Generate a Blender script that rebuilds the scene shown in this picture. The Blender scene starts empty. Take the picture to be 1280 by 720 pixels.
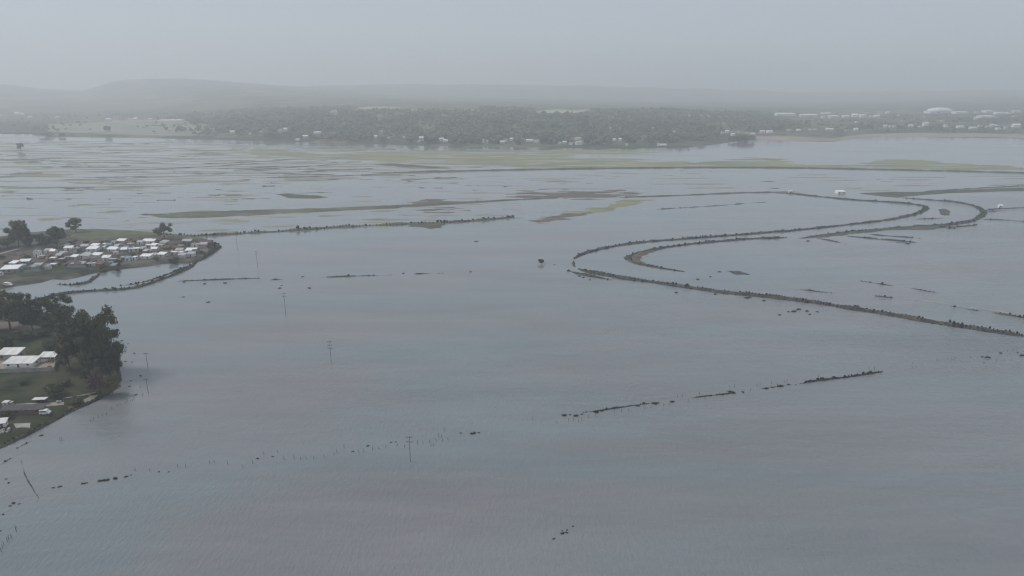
import bpy, math, random
import numpy as np
from mathutils import Vector, Matrix, noise
from mathutils.bvhtree import BVHTree

random.seed(11)
rng = np.random.default_rng(11)
S = bpy.context.scene
COL = S.collection
R = math.radians

# ------------------------------------------------------------------ camera
CAM_H = 120.0
F = 865.0                      # focal length in pixels of the 1280x720 photograph
HORIZON = 110.0
PITCH = math.atan((360 - HORIZON) / F)
cd = bpy.data.cameras.new('camera')
cd.sensor_width = 36.0
cd.lens = 36.0 * F / 1280.0
cd.clip_start = 0.5
cd.clip_end = 40000
cam = bpy.data.objects.new('camera', cd)
cam.location = (0, 0, CAM_H)
cam.rotation_euler = (math.pi / 2 - PITCH, 0, 0)
COL.objects.link(cam)
S.camera = cam

# ------------------------------------------------------------------ sky and sun
SUN_EL, SUN_AZ = R(50), R(-80)        # azimuth measured from +Y towards +X: high on the left, a little ahead of the viewer
W = bpy.data.worlds.new('World')
S.world = W
W.use_nodes = True
wn, wl = W.node_tree.nodes, W.node_tree.links
bg = wn['Background']
sky = wn.new('ShaderNodeTexSky')
sky.sky_type = 'NISHITA'
sky.sun_disc = False
sky.sun_elevation = SUN_EL
sky.sun_rotation = SUN_AZ
sky.air_density = 1.0
sky.dust_density = 1.5
sky.ozone_density = 1.5
hsv = wn.new('ShaderNodeHueSaturation')
hsv.inputs['Saturation'].default_value = 0.95
wl.new(sky.outputs['Color'], hsv.inputs['Color'])
veil = wn.new('ShaderNodeMix')          # thin even overcast over the blue
veil.data_type = 'RGBA'
veil.inputs['Factor'].default_value = 0.88
veil.inputs['B'].default_value = (2.86, 3.16, 3.58, 1)
wl.new(hsv.outputs['Color'], veil.inputs['A'])
wl.new(veil.outputs['Result'], bg.inputs['Color'])
bg.inputs['Strength'].default_value = 0.145
sd_ = bpy.data.lights.new('sun', 'SUN')
sd_.energy = 2.0
sd_.angle = R(14)
sd_.color = (1.0, 0.95, 0.88)
sun = bpy.data.objects.new('sun', sd_)
COL.objects.link(sun)
sdir = Vector((math.sin(SUN_AZ) * math.cos(SUN_EL), math.cos(SUN_AZ) * math.cos(SUN_EL), math.sin(SUN_EL)))
sun.rotation_euler = sdir.to_track_quat('Z', 'Y').to_euler()
sun.location = (-300, 0, 400)
S.view_settings.view_transform = 'Standard'
S.view_settings.look = 'None'
S.view_settings.gamma = 1
S.view_settings.use_curve_mapping = False
S.view_settings.exposure = 0.12
S.cycles.volume_bounces = 2
S.cycles.max_bounces = 6
S.cycles.use_denoising = True
S.cycles.filter_width = 1.35
HAZE_DENSITY = 0.00031
HAZE_COLOR = (0.90, 0.94, 0.97)
HAZE_TOP = 330.0

# ------------------------------------------------------------------ pixel -> place
cp, sp_ = math.cos(PITCH), math.sin(PITCH)


def ray(px, py):
    u = (px - 640) / F
    v = (360 - py) / F
    return Vector((u, cp + v * sp_, -sp_ + v * cp))


def at(px, py, z=0.0):
    d = ray(px, py)
    t = (z - CAM_H) / d.z
    return Vector((d.x * t, d.y * t, z))


def depth_of(p):
    return p.y * cp + (CAM_H - p.z) * sp_


def top_z(p, py):
    d = ray(640, py)
    return CAM_H + p.y * d.z / d.y


def metres(p, wpx):
    return wpx * depth_of(p) / F


# ------------------------------------------------------------------ helpers
def tag(o, label=None, cat=None, group=None, kind=None):
    if label: o['label'] = label
    if cat: o['category'] = cat
    if group: o['group'] = group
    if kind: o['kind'] = kind
    return o


def mesh(name, verts, faces, mats, smooth=False, midx=None):
    m = bpy.data.meshes.new(name)
    m.from_pydata([tuple(v) for v in verts], [], [tuple(f) for f in faces])
    if not isinstance(mats, (list, tuple)): mats = [mats]
    for k in mats: m.materials.append(k)
    if midx is not None:
        m.polygons.foreach_set('material_index', list(midx))
    if smooth:
        m.polygons.foreach_set('use_smooth', [True] * len(m.polygons))
    m.update()
    return m


def link(name, me, parent=None, loc=None, rz=0.0, scale=None):
    o = bpy.data.objects.new(name, me)
    COL.objects.link(o)
    if parent: o.parent = parent
    if loc is not None: o.location = loc
    o.rotation_euler = (0, 0, rz)
    if scale is not None: o.scale = scale
    return o


def empty(name, loc, rz=0.0, scale=None):
    o = bpy.data.objects.new(name, None)
    COL.objects.link(o)
    o.empty_display_size = 1
    o.location = loc
    o.rotation_euler = (0, 0, rz)
    if scale is not None: o.scale = scale
    return o


class MB:
    """collects simple solids into one mesh"""
    def __init__(s): s.v, s.f = [], []

    def add(s, v, f):
        n = len(s.v)
        s.v += [tuple(x) for x in v]
        s.f += [tuple(i + n for i in q) for q in f]

    def box(s, x0, x1, y0, y1, z0, z1):
        s.add([(x0, y0, z0), (x1, y0, z0), (x1, y1, z0), (x0, y1, z0), (x0, y0, z1), (x1, y0, z1), (x1, y1, z1), (x0, y1, z1)],
              [(3, 2, 1, 0), (4, 5, 6, 7), (0, 1, 5, 4), (1, 2, 6, 5), (2, 3, 7, 6), (3, 0, 4, 7)])

    def tube(s, a, b, r0, r1, n=6):
        a, b = Vector(a), Vector(b)
        q = (b - a).normalized().to_track_quat('Z', 'Y')
        vs = []
        for p, r in ((a, r0), (b, r1)):
            for k in range(n):
                t = 2 * math.pi * k / n
                vs.append(p + q @ Vector((r * math.cos(t), r * math.sin(t), 0)))
        s.add(vs, [(k, (k + 1) % n, n + (k + 1) % n, n + k) for k in range(n)] + [tuple(range(n))[::-1], tuple(range(n, 2 * n))])

    def mesh(s, name, mat, smooth=False): return mesh(name, s.v, s.f, mat, smooth)


# ------------------------------------------------------------------ materials
def mat(name, base, rough=0.85, spec=0.3, vary=None, scale=0.1, detail=4, stretch=None, obj_random=0.0, bump=0.0, bump_scale=1.0):
    """base: colour, vary: second colour mixed in by noise in object space"""
    m = bpy.data.materials.new(name)
    m.use_nodes = True
    n, l = m.node_tree.nodes, m.node_tree.links
    b = n['Principled BSDF']
    b.inputs['Roughness'].default_value = rough
    b.inputs['Specular IOR Level'].default_value = spec
    b.inputs['Base Color'].default_value = (*base, 1)
    tc = n.new('ShaderNodeTexCoord')
    mp = n.new('ShaderNodeMapping')
    l.new(tc.outputs['Object'], mp.inputs['Vector'])
    if stretch: mp.inputs['Scale'].default_value = stretch
    if vary:
        nz = n.new('ShaderNodeTexNoise')
        nz.inputs['Scale'].default_value = scale
        nz.inputs['Detail'].default_value = detail
        nz.inputs['Roughness'].default_value = 0.6
        l.new(mp.outputs['Vector'], nz.inputs['Vector'])
        rp = n.new('ShaderNodeValToRGB')
        rp.color_ramp.elements[0].position = 0.36
        rp.color_ramp.elements[1].position = 0.64
        rp.color_ramp.elements[0].color = (*base, 1)
        rp.color_ramp.elements[1].color = (*vary, 1)
        fac = nz.outputs['Fac']
        if obj_random:
            oi = n.new('ShaderNodeObjectInfo')
            ma = n.new('ShaderNodeMath'); ma.operation = 'MULTIPLY_ADD'
            ma.inputs[1].default_value = obj_random
            l.new(oi.outputs['Random'], ma.inputs[0])
            l.new(nz.outputs['Fac'], ma.inputs[2])
            mb_ = n.new('ShaderNodeMath'); mb_.operation = 'SUBTRACT'
            mb_.inputs[1].default_value = obj_random / 2
            l.new(ma.outputs[0], mb_.inputs[0])
            fac = mb_.outputs[0]
        l.new(fac, rp.inputs['Fac'])
        l.new(rp.outputs['Color'], b.inputs['Base Color'])
    if bump:
        nb = n.new('ShaderNodeTexNoise')
        nb.inputs['Scale'].default_value = bump_scale
        nb.inputs['Detail'].default_value = 4
        l.new(tc.outputs['Object'], nb.inputs['Vector'])
        bp = n.new('ShaderNodeBump')
        bp.inputs['Strength'].default_value = bump
        l.new(nb.outputs['Fac'], bp.inputs['Height'])
        l.new(bp.outputs['Normal'], b.inputs['Normal'])
    return m


def water_material():
    m = bpy.data.materials.new('flood_water')
    m.use_nodes = True
    n, l = m.node_tree.nodes, m.node_tree.links
    b = n['Principled BSDF']
    b.inputs['IOR'].default_value = 1.36
    b.inputs['Specular IOR Level'].default_value = 0.5
    tc = n.new('ShaderNodeTexCoord')

    def noise_tex(scale, detail, stretch=(1, 1, 1), rot=0.0, rough=0.55, dist=0.0):
        mp = n.new('ShaderNodeMapping')
        mp.inputs['Scale'].default_value = stretch
        mp.inputs['Rotation'].default_value = (0, 0, rot)
        l.new(tc.outputs['Object'], mp.inputs['Vector'])
        t = n.new('ShaderNodeTexNoise')
        t.inputs['Scale'].default_value = scale
        t.inputs['Detail'].default_value = detail
        t.inputs['Roughness'].default_value = rough
        t.inputs['Distortion'].default_value = dist
        l.new(mp.outputs['Vector'], t.inputs['Vector'])
        return t.outputs['Fac']

    # sediment: drifting bands of muddier (mauve-brown) and clearer (slate-green) water
    big = noise_tex(0.012, 5, (0.35, 1.0, 1), R(6), 0.6, 0.8)
    rp = n.new('ShaderNodeValToRGB')
    e = rp.color_ramp.elements
    e[0].position, e[0].color = 0.40, (0.170, 0.201, 0.212, 1)
    e[1].position, e[1].color = 0.62, (0.197, 0.195, 0.203, 1)
    l.new(big, rp.inputs['Fac'])
    streak = noise_tex(0.045, 6, (0.16, 0.8, 1), R(2), 0.68, 0.3)
    rs = n.new('ShaderNodeMapRange')
    rs.inputs['From Min'].default_value = 0.35
    rs.inputs['From Max'].default_value = 0.7
    rs.inputs['To Min'].default_value = 1.06
    rs.inputs['To Max'].default_value = 0.86
    l.new(streak, rs.inputs['Value'])
    mx = n.new('ShaderNodeMix'); mx.data_type = 'RGBA'; mx.blend_type = 'MULTIPLY'
    mx.inputs['Factor'].default_value = 1.0
    l.new(rp.outputs['Color'], mx.inputs['A'])
    l.new(rs.outputs['Result'], mx.inputs['B'])
    l.new(mx.outputs['Result'], b.inputs['Base Color'])
    # wind: smoother lanes and ruffled lanes
    wind = noise_tex(0.011, 4, (0.4, 1.0, 1), R(-6), 0.6, 0.5)
    rr = n.new('ShaderNodeMapRange')
    rr.inputs['From Min'].default_value = 0.35
    rr.inputs['From Max'].default_value = 0.68
    rr.inputs['To Min'].default_value = 0.03
    rr.inputs['To Max'].default_value = 0.13
    l.new(wind, rr.inputs['Value'])
    l.new(rr.outputs['Result'], b.inputs['Roughness'])
    # ripples: short wavelets across the wind, stronger in the ruffled lanes
    w1 = noise_tex(0.85, 3, (1.0, 0.36, 1), R(48), 0.6)
    w2 = noise_tex(0.22, 3, (0.35, 1.0, 1), R(6), 0.6)
    ad = n.new('ShaderNodeMath'); ad.operation = 'MULTIPLY_ADD'
    ad.inputs[1].default_value = 1.6
    l.new(w2, ad.inputs[0]); l.new(w1, ad.inputs[2])
    st = n.new('ShaderNodeMapRange')
    st.inputs['From Min'].default_value = 0.38
    st.inputs['From Max'].default_value = 0.66
    st.inputs['To Min'].default_value = 0.05
    st.inputs['To Max'].default_value = 0.15
    l.new(wind, st.inputs['Value'])
    bp = n.new('ShaderNodeBump')
    bp.inputs['Distance'].default_value = 1.0
    # the breeze reaches only the open water in front and to the right; behind the banks it is calm
    sx = n.new('ShaderNodeSeparateXYZ')
    l.new(tc.outputs['Object'], sx.inputs['Vector'])
    ca = n.new('ShaderNodeMath'); ca.operation = 'MULTIPLY_ADD'
    ca.inputs[1].default_value = -0.8
    l.new(sx.outputs['X'], ca.inputs[0]); l.new(sx.outputs['Y'], ca.inputs[2])
    fe = n.new('ShaderNodeMapRange')
    fe.inputs['From Min'].default_value = 90
    fe.inputs['From Max'].default_value = 480
    fe.inputs['To Min'].default_value = 4.2
    fe.inputs['To Max'].default_value = 0.45
    l.new(ca.outputs[0], fe.inputs['Value'])
    sm = n.new('ShaderNodeMath'); sm.operation = 'MULTIPLY'
    l.new(st.outputs['Result'], sm.inputs[0]); l.new(fe.outputs['Result'], sm.inputs[1])
    l.new(sm.outputs[0], bp.inputs['Strength'])
    l.new(ad.outputs[0], bp.inputs['Height'])
    l.new(bp.outputs['Normal'], b.inputs['Normal'])
    return m


M = {}
M['water'] = water_material()
M['bed'] = mat('river_mud', (0.10, 0.085, 0.07))
M['bank'] = mat('wet_bank_earth', (0.028, 0.028, 0.026), 0.9, 0.2, (0.085, 0.080, 0.064), 0.25, 6, bump=0.4, bump_scale=0.8)
M['bank_green'] = mat('grassy_bank', (0.060, 0.065, 0.042), 0.9, 0.2, (0.105, 0.100, 0.068), 0.06, 6)
M['meadow'] = mat('flooded_meadow', (0.140, 0.172, 0.088), 0.9, 0.2, (0.290, 0.275, 0.180), 0.035, 6, stretch=(0.22, 1.6, 1))
M['mudflat'] = mat('mudflat', (0.100, 0.082, 0.066), 0.9, 0.2, (0.150, 0.125, 0.100), 0.05, 6, stretch=(0.5, 1, 1))
M['farm'] = mat('damp_grass', (0.013, 0.025, 0.009), 0.95, 0.15, (0.062, 0.060, 0.034), 0.085, 8, bump=0.5, bump_scale=0.7)
M['village'] = mat('village_dirt', (0.125, 0.110, 0.096), 0.95, 0.15, (0.030, 0.034, 0.022), 0.085, 7, bump=0.3, bump_scale=0.7)
M['sand'] = mat('pale_shore', (0.33, 0.26, 0.21), 0.95, 0.15, (0.22, 0.19, 0.15), 0.01, 5)
M['field'] = mat('stubble_field', (0.42, 0.36, 0.26), 0.95, 0.15, (0.32, 0.28, 0.20), 0.01, 4)
M['track'] = mat('pale_track', (0.30, 0.27, 0.23), 0.95, 0.15, (0.22, 0.20, 0.17), 0.3, 4)
M['concrete'] = mat('weathered_concrete', (0.36, 0.35, 0.32), 0.85, 0.25, (0.26, 0.25, 0.23), 0.5, 6)
M['leaf_dark'] = mat('leaf_dark', (0.014, 0.022, 0.011), 0.75, 0.25, (0.082, 0.090, 0.044), 5.5, 4, obj_random=0.25)
M['leaf_olive'] = mat('leaf_olive', (0.030, 0.035, 0.015), 0.75, 0.25, (0.135, 0.130, 0.064), 5.5, 4, obj_random=0.25)
M['leaf_forest'] = mat('leaf_forest', (0.024, 0.036, 0.024), 0.8, 0.2, (0.175, 0.182, 0.118), 0.022, 6, obj_random=0.35)
M['leaf_bare'] = mat('bare_twigs', (0.075, 0.056, 0.046), 0.9, 0.15, (0.150, 0.112, 0.094), 6, 4)
M['weeds'] = mat('weeds', (0.014, 0.016, 0.011), 0.95, 0.05, (0.055, 0.052, 0.034), 0.15, 4)
M['bark'] = mat('bark', (0.07, 0.055, 0.045), 0.9, 0.15, (0.11, 0.09, 0.075), 1.5, 4)
M['wood'] = mat('grey_wood', (0.09, 0.08, 0.072), 0.9, 0.15, (0.15, 0.135, 0.12), 2.0, 4)
M['white'] = mat('white_paint', (0.84, 0.83, 0.80), 0.7, 0.3, (0.70, 0.69, 0.66), 0.6, 5)
M['cream'] = mat('cream_render', (0.66, 0.60, 0.52), 0.8, 0.3, (0.55, 0.50, 0.43), 0.6, 5)
M['pink'] = mat('pink_render', (0.55, 0.40, 0.34), 0.8, 0.3, (0.46, 0.34, 0.29), 0.6, 5)
M['grey'] = mat('block_wall', (0.36, 0.35, 0.33), 0.85, 0.25, (0.27, 0.26, 0.25), 0.6, 5)
M['brick'] = mat('brown_block', (0.22, 0.14, 0.11), 0.9, 0.2, (0.15, 0.10, 0.085), 0.7, 5)
M['roof_white'] = mat('pale_metal_roof', (0.86, 0.86, 0.85), 0.5, 0.4, (0.68, 0.68, 0.67), 0.8, 5)
M['roof_pale'] = mat('weathered_white_roof', (0.74, 0.74, 0.73), 0.55, 0.4, (0.50, 0.48, 0.45), 0.45, 6, stretch=(1.0, 0.25, 1))
M['roof_grey'] = mat('grey_metal_roof', (0.42, 0.42, 0.42), 0.55, 0.4, (0.30, 0.30, 0.30), 0.8, 5)
M['roof_tan'] = mat('tan_roof', (0.44, 0.38, 0.31), 0.7, 0.3, (0.33, 0.28, 0.23), 0.6, 5)
M['roof_brown'] = mat('rusty_brown_roof', (0.115, 0.075, 0.062), 0.8, 0.25, (0.075, 0.058, 0.052), 0.6, 5)
M['roof_red'] = mat('faded_red_roof', (0.20, 0.085, 0.070), 0.8, 0.25, (0.13, 0.075, 0.065), 0.6, 5)
M['roof_dark'] = mat('tarred_roof', (0.045, 0.045, 0.05), 0.7, 0.3, (0.075, 0.072, 0.072), 0.6)
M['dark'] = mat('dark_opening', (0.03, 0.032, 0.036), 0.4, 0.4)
M['door'] = mat('dull_door', (0.12, 0.10, 0.09), 0.7, 0.3)
M['blue'] = mat('blue_tarp', (0.16, 0.22, 0.26), 0.7, 0.3, (0.22, 0.28, 0.32), 0.7, 3)
M['metal'] = mat('dark_steel', (0.10, 0.10, 0.105), 0.6, 0.4)


def fbm(x, y, s, seed=0.0, octv=4):
    return noise.fractal(Vector((x / s + seed, y / s - seed * 0.7, seed)), 1.0, 2.0, octv)


# ------------------------------------------------------------------ water and ground
EXT = 12000
wm = mesh('water', [(-EXT, -2000, 0), (EXT, -2000, 0), (EXT, 9800, 0), (-EXT, 9800, 0)], [(0, 1, 2, 3)], M['water'])
tag(link('water', wm), kind='structure')
gm = mesh('ground', [(-EXT, -2000, -2.5), (EXT, -2000, -2.5), (EXT, 9800, -2.5), (-EXT, 9800, -2.5)], [(0, 1, 2, 3)], M['bed'])
tag(link('ground', gm), kind='structure')

# ------------------------------------------------------------------ far shore: one terrain sheet from the shoreline to the last hills
def interp(tab):
    xs = [a for a, b in tab]; ys = [b for a, b in tab]
    return lambda x: float(np.interp(x, xs, ys))


shore = interp([(-500, 166), (0, 166), (40, 166), (60, 171), (120, 172), (200, 173), (280, 175), (380, 178), (460, 180), (560, 183), (680, 185), (780, 186),
                (860, 184), (905, 179), (950, 174), (1000, 177), (1040, 177), (1075, 172.5), (1150, 171.5), (1280, 173), (1800, 173)])
sky2000 = interp([(-500, 160), (200, 160), (290, 158), (380, 152), (640, 150), (820, 153), (920, 158), (980, 160), (1800, 159)])
sky2600 = interp([(-500, 149.5), (180, 149), (260, 146), (330, 142), (420, 138.5), (640, 138), (780, 139.5), (900, 143), (980, 147.5), (1120, 147), (1180, 143.5), (1280, 144), (1800, 146)])
sky3400 = interp([(-500, 140), (160, 139.5), (250, 134), (330, 130), (420, 129), (560, 130), (700, 134), (900, 136.5), (1000, 138), (1180, 137.5), (1280, 137), (1800, 138)])
sky4300 = interp([(-500, 128), (0, 128), (120, 132), (230, 128), (262, 119), (320, 119), (420, 123), (560, 126.5), (760, 131), (960, 134), (1120, 132), (1280, 127), (1800, 124)])
sky5600 = interp([(-500, 100), (0, 103.5), (25, 106), (60, 111), (110, 114), (135, 108), (152, 101.5), (170, 99), (240, 97), (290, 101), (340, 106), (420, 112), (520, 119), (800, 126), (1000, 127), (1130, 124), (1280, 118), (1800, 112)])
sky7600 = interp([(-500, 110), (0, 112), (250, 113), (340, 110), (430, 106), (520, 104), (640, 105), (760, 107), (880, 110), (980, 114), (1100, 114), (1280, 112), (1800, 110)])
keys = [(2000, sky2000), (2600, sky2600), (3400, sky3400), (4300, sky4300), (6500, sky5600), (8200, sky7600)]
cols = np.arange(-420, 1701, 5.0)
prof_d = np.concatenate([np.linspace(0, 1, 26), [0]])
verts, faces = [], []
ring_ds = [0, 10, 25, 50, 90, 140, 200, 260]
far_ds = list(np.arange(1900, 3500, 60)) + list(np.arange(3500, 9300, 150))
for ci, c in enumerate(cols):
    s = at(c, shore(c))
    slope_dir = s.x / s.y
    kd = [s.y - 25, s.y, s.y + 30, s.y + 90]
    kz = [-2.0, -0.05, 1.6, 2.6]
    for d, fn in keys:
        dd = ray(640, fn(c))
        kd.append(d); kz.append(CAM_H + d * dd.z / dd.y)
    kd += [9000, 9600]; kz += [20, -2.2]
    row = [s.y - 25 + (300.0 * k / 12) for k in range(12)]
    base_n = max(row) + 20
    rest = [base_n + (9600 - base_n) * (k / 90.0) ** 1.5 for k in range(91)]
    for k, d in enumerate(row + rest):
        z = float(np.interp(d, kd, kz))
        # ease the creases between the key rings
        for off in (60, 120):
            if d > 1900: z = z * 0.5 + 0.25 * float(np.interp(d - off, kd, kz)) + 0.25 * float(np.interp(d + off, kd, kz))
        x = slope_dir * d
        amp = min(1.0, max(0.0, (d - s.y) / 500.0))
        z += amp * (4.0 * fbm(x, d, 350, 3.1) + (1.5 + 9 * min(1, max(0, (d - 3800) / 2500))) * fbm(x, d, 120 + d * 0.03, 7.7)) + 0.5 * fbm(x, d, 40, 5.0)
        verts.append((x, d, z))
nr = 12 + 91
for i in range(len(cols) - 1):
    for j in range(nr - 1):
        a = i * nr + j
        faces.append((a, a + nr, a + nr + 1, a + 1))


def land_material():
    m = bpy.data.materials.new('far_land')
    m.use_nodes = True
    n, l = m.node_tree.nodes, m.node_tree.links
    b = n['Principled BSDF']
    b.inputs['Roughness'].default_value = 0.95
    b.inputs['Specular IOR Level'].default_value = 0.1
    tc = n.new('ShaderNodeTexCoord')
    mp = n.new('ShaderNodeMapping')
    mp.inputs['Scale'].default_value = (1.0, 0.8, 0.0)
    mp.inputs['Rotation'].default_value = (0, 0, R(14))
    l.new(tc.outputs['Object'], mp.inputs['Vector'])
    v = n.new('ShaderNodeTexVoronoi')
    v.inputs['Scale'].default_value = 0.0075
    l.new(mp.outputs['Vector'], v.inputs['Vector'])
    rp = n.new('ShaderNodeValToRGB')
    rp.color_ramp.interpolation = 'CONSTANT'
    e = rp.color_ramp.elements
    e[0].position, e[0].color = 0.0, (0.060, 0.070, 0.040, 1)
    e[1].position, e[1].color = 0.35, (0.105, 0.110, 0.062, 1)
    for p, c_ in ((0.58, (0.170, 0.150, 0.100, 1)), (0.72, (0.052, 0.062, 0.038, 1)), (0.86, (0.130, 0.120, 0.080, 1))):
        k = e.new(p); k.color = c_
    sx = n.new('ShaderNodeSeparateColor')
    l.new(v.outputs['Color'], sx.inputs['Color'])
    l.new(sx.outputs['Red'], rp.inputs['Fac'])
    nz = n.new('ShaderNodeTexNoise')
    nz.inputs['Scale'].default_value = 0.02
    nz.inputs['Detail'].default_value = 6
    l.new(tc.outputs['Object'], nz.inputs['Vector'])
    r2 = n.new('ShaderNodeMapRange')
    r2.inputs['From Min'].default_value = 0.52
    r2.inputs['From Max'].default_value = 0.60
    l.new(nz.outputs['Fac'], r2.inputs['Value'])
    mx = n.new('ShaderNodeMix'); mx.data_type = 'RGBA'
    l.new(r2.outputs['Result'], mx.inputs['Factor'])
    l.new(rp.outputs['Color'], mx.inputs['A'])
    mx.inputs['B'].default_value = (0.045, 0.054, 0.032, 1)
    l.new(mx.outputs['Result'], b.inputs['Base Color'])
    return m


M['land'] = land_material()
terrain = link('terrain', mesh('terrain', verts, faces, M['land'], True))
tag(terrain, kind='structure')
bvh = BVHTree.FromPolygons(verts, faces)
CAMP = Vector((0, 0, CAM_H))


def on_land(px, py):
    h = bvh.ray_cast(CAMP, ray(px, py).normalized(), 12000)
    return h[0] if h[0] is not None else at(px, py)


def ground_z(x, y):
    h = bvh.ray_cast(Vector((x, y, 900)), Vector((0, 0, -1)), 1000)
    return h[0].z if h[0] is not None else 0.0


def drape(name, poly, material, lift=0.6, nx=40, ny=8):
    """a field lying on the far terrain; poly = list of (px, y_top, y_bottom)"""
    xs = [p[0] for p in poly]
    vs, fs = [], []
    for i in range(nx + 1):
        px = xs[0] + (xs[-1] - xs[0]) * i / nx
        y0 = np.interp(px, xs, [p[1] for p in poly]); y1 = np.interp(px, xs, [p[2] for p in poly])
        for j in range(ny + 1):
            p = on_land(px, y0 + (y1 - y0) * j / ny)
            vs.append((p.x, p.y, ground_z(p.x, p.y) + lift))
    for i in range(nx):
        for j in range(ny):
            a = i * (ny + 1) + j
            fs.append((a, a + 1, a + ny + 2, a + ny + 1))
    o = link(name, mesh(name, vs, fs, material, True))
    return tag(o, kind='structure')


# ------------------------------------------------------------------ low land: heightfield patches that break the water surface
def patch(name, poly, material, hmax, slope, step, namp=0.25, nscale=9.0, xstep=None, seed=0.0, nx=1.0):
    P = np.array([(at(*p).x, at(*p).y) for p in poly])
    lo, hi = P.min(0) - 3 * step, P.max(0) + 3 * step
    xs_ = np.arange(lo[0], hi[0] + (xstep or step), xstep or step)
    ys_ = np.arange(lo[1], hi[1] + step, step)
    X, Y = np.meshgrid(xs_, ys_, indexing='ij')
    q = np.stack([X.ravel(), Y.ravel()], 1)
    dist = np.full(len(q), 1e9)
    inside = np.zeros(len(q), bool)
    n = len(P)
    for i in range(n):
        a, b = P[i], P[(i + 1) % n]
        ab = b - a
        t = np.clip(((q - a) @ ab) / max(ab @ ab, 1e-9), 0, 1)
        dist = np.minimum(dist, np.hypot(*(q - (a + t[:, None] * ab)).T))
        cond = (a[1] > q[:, 1]) != (b[1] > q[:, 1])
        with np.errstate(divide='ignore', invalid='ignore'):
            xi = (b[0] - a[0]) * (q[:, 1] - a[1]) / (b[1] - a[1]) + a[0]
        inside ^= cond & (q[:, 0] < xi)
    sd = np.where(inside, dist, -dist)
    z = np.clip(sd * slope, -1.6, hmax)
    keep = z > -1.5
    for i in np.nonzero(keep)[0]:
        z[i] += namp * fbm(q[i, 0] / nx, q[i, 1], nscale, seed) * (1.0 if z[i] < hmax else 0.6)
    nx_, ny_ = len(xs_), len(ys_)
    idx = -np.ones(len(q), int)
    faces_, used = [], []
    Z = z.reshape(nx_, ny_)
    for i in range(nx_ - 1):
        for j in range(ny_ - 1):
            if max(Z[i, j], Z[i + 1, j], Z[i, j + 1], Z[i + 1, j + 1]) > -0.15:
                faces_.append((i * ny_ + j, (i + 1) * ny_ + j, (i + 1) * ny_ + j + 1, i * ny_ + j + 1))
    vs = []
    for f in faces_:
        for k in f:
            if idx[k] < 0:
                idx[k] = len(vs); vs.append((q[k, 0], q[k, 1], max(z[k], -1.2)))
    if not vs: return None
    o = link(name, mesh(name, vs, [tuple(idx[k] for k in f) for f in faces_], material, True))
    tag(o, kind='structure')
    o['_bvh'] = 0
    del o['_bvh']
    PATCH_BVH.append(BVHTree.FromPolygons(vs, [tuple(int(idx[k]) for k in f) for f in faces_]))
    return o


PATCH_BVH = []
WEEDS = []          # (x, y, z, size) tufts growing on the banks


def local_z(x, y):
    z = 0.0
    for b in PATCH_BVH:
        h = b.ray_cast(Vector((x, y, 60)), Vector((0, 0, -1)), 100)
        if h[0] is not None: z = max(z, h[0].z)
    return z


def resample(pts, step):
    out = [pts[0]]
    for a, b in zip(pts[:-1], pts[1:]):
        L = (b - a).length
        k = max(1, int(L / step))
        for i in range(1, k + 1): out.append(a.lerp(b, i / k))
    return out


def smooth_path(pts, it=2):
    for _ in range(it):
        new = [pts[0]]
        for a, b in zip(pts[:-1], pts[1:]):
            new += [a.lerp(b, 0.25), a.lerp(b, 0.75)]
        new.append(pts[-1])
        pts = new
    return pts


def bank(name, pix, material, width=6.0, height=1.5, rough=0.5, sink=0.0, step=2.0, weeds=0.5, seed=0.0, taper=True, wsize=0.9):
    """an earth bank following the line of pixels; sink lowers it so that only its lumps stand clear of the flood"""
    pts = resample(smooth_path([at(*p) for p in pix]), step)
    n = len(pts)
    nc = 7
    vs, fs = [], []
    for i, p in enumerate(pts):
        t = (pts[min(i + 1, n - 1)] - pts[max(i - 1, 0)]).normalized()
        nrm = Vector((-t.y, t.x, 0))
        e = 1.0
        if taper:
            e = min(1.0, (min(i, n - 1 - i) + 0.3) * step / 12.0)
        wv = width * (0.85 + 0.55 * fbm(p.x, p.y, 22, seed + 1.3)) * (0.35 + 0.65 * e)
        hv = height * (0.9 + rough * fbm(p.x, p.y, 14, seed)) * e - sink * (1.0 + rough * 1.2 * fbm(p.x, p.y, 30, seed + 9))
        off = 0.7 * fbm(p.x, p.y, 26, seed + 4)
        for k in range(nc):
            u = k / (nc - 1) * 2 - 1
            pr = max(0.0, 1 - abs(u) ** 1.7)
            q = p + nrm * (u * wv * 0.62 + off)
            z = -0.9 + (hv + 0.9) * pr + 0.28 * fbm(q.x, q.y, 2.8, seed + 2) * (pr > 0.05)
            vs.append((q.x, q.y, z))
            if random.random() < weeds * 0.75 and z > -0.02:
                WEEDS.append((q.x, q.y, z, wsize * random.choice([.25, .3, .35, .35, .4, .45, .5, .6, .8, 1.15]) * random.uniform(.8, 1.2)))
    for i in range(n - 1):
        for k in range(nc - 1):
            a = i * nc + k
            fs.append((a, a + nc, a + nc + 1, a + 1))
    return tag(link(name, mesh(name, vs, fs, material, True)), kind='structure')


M['marsh_dark'] = mat('olive_marsh', (0.062, 0.068, 0.040), 0.9, 0.2, (0.150, 0.145, 0.095), 0.05, 6, stretch=(0.4, 1.2, 1))
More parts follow.
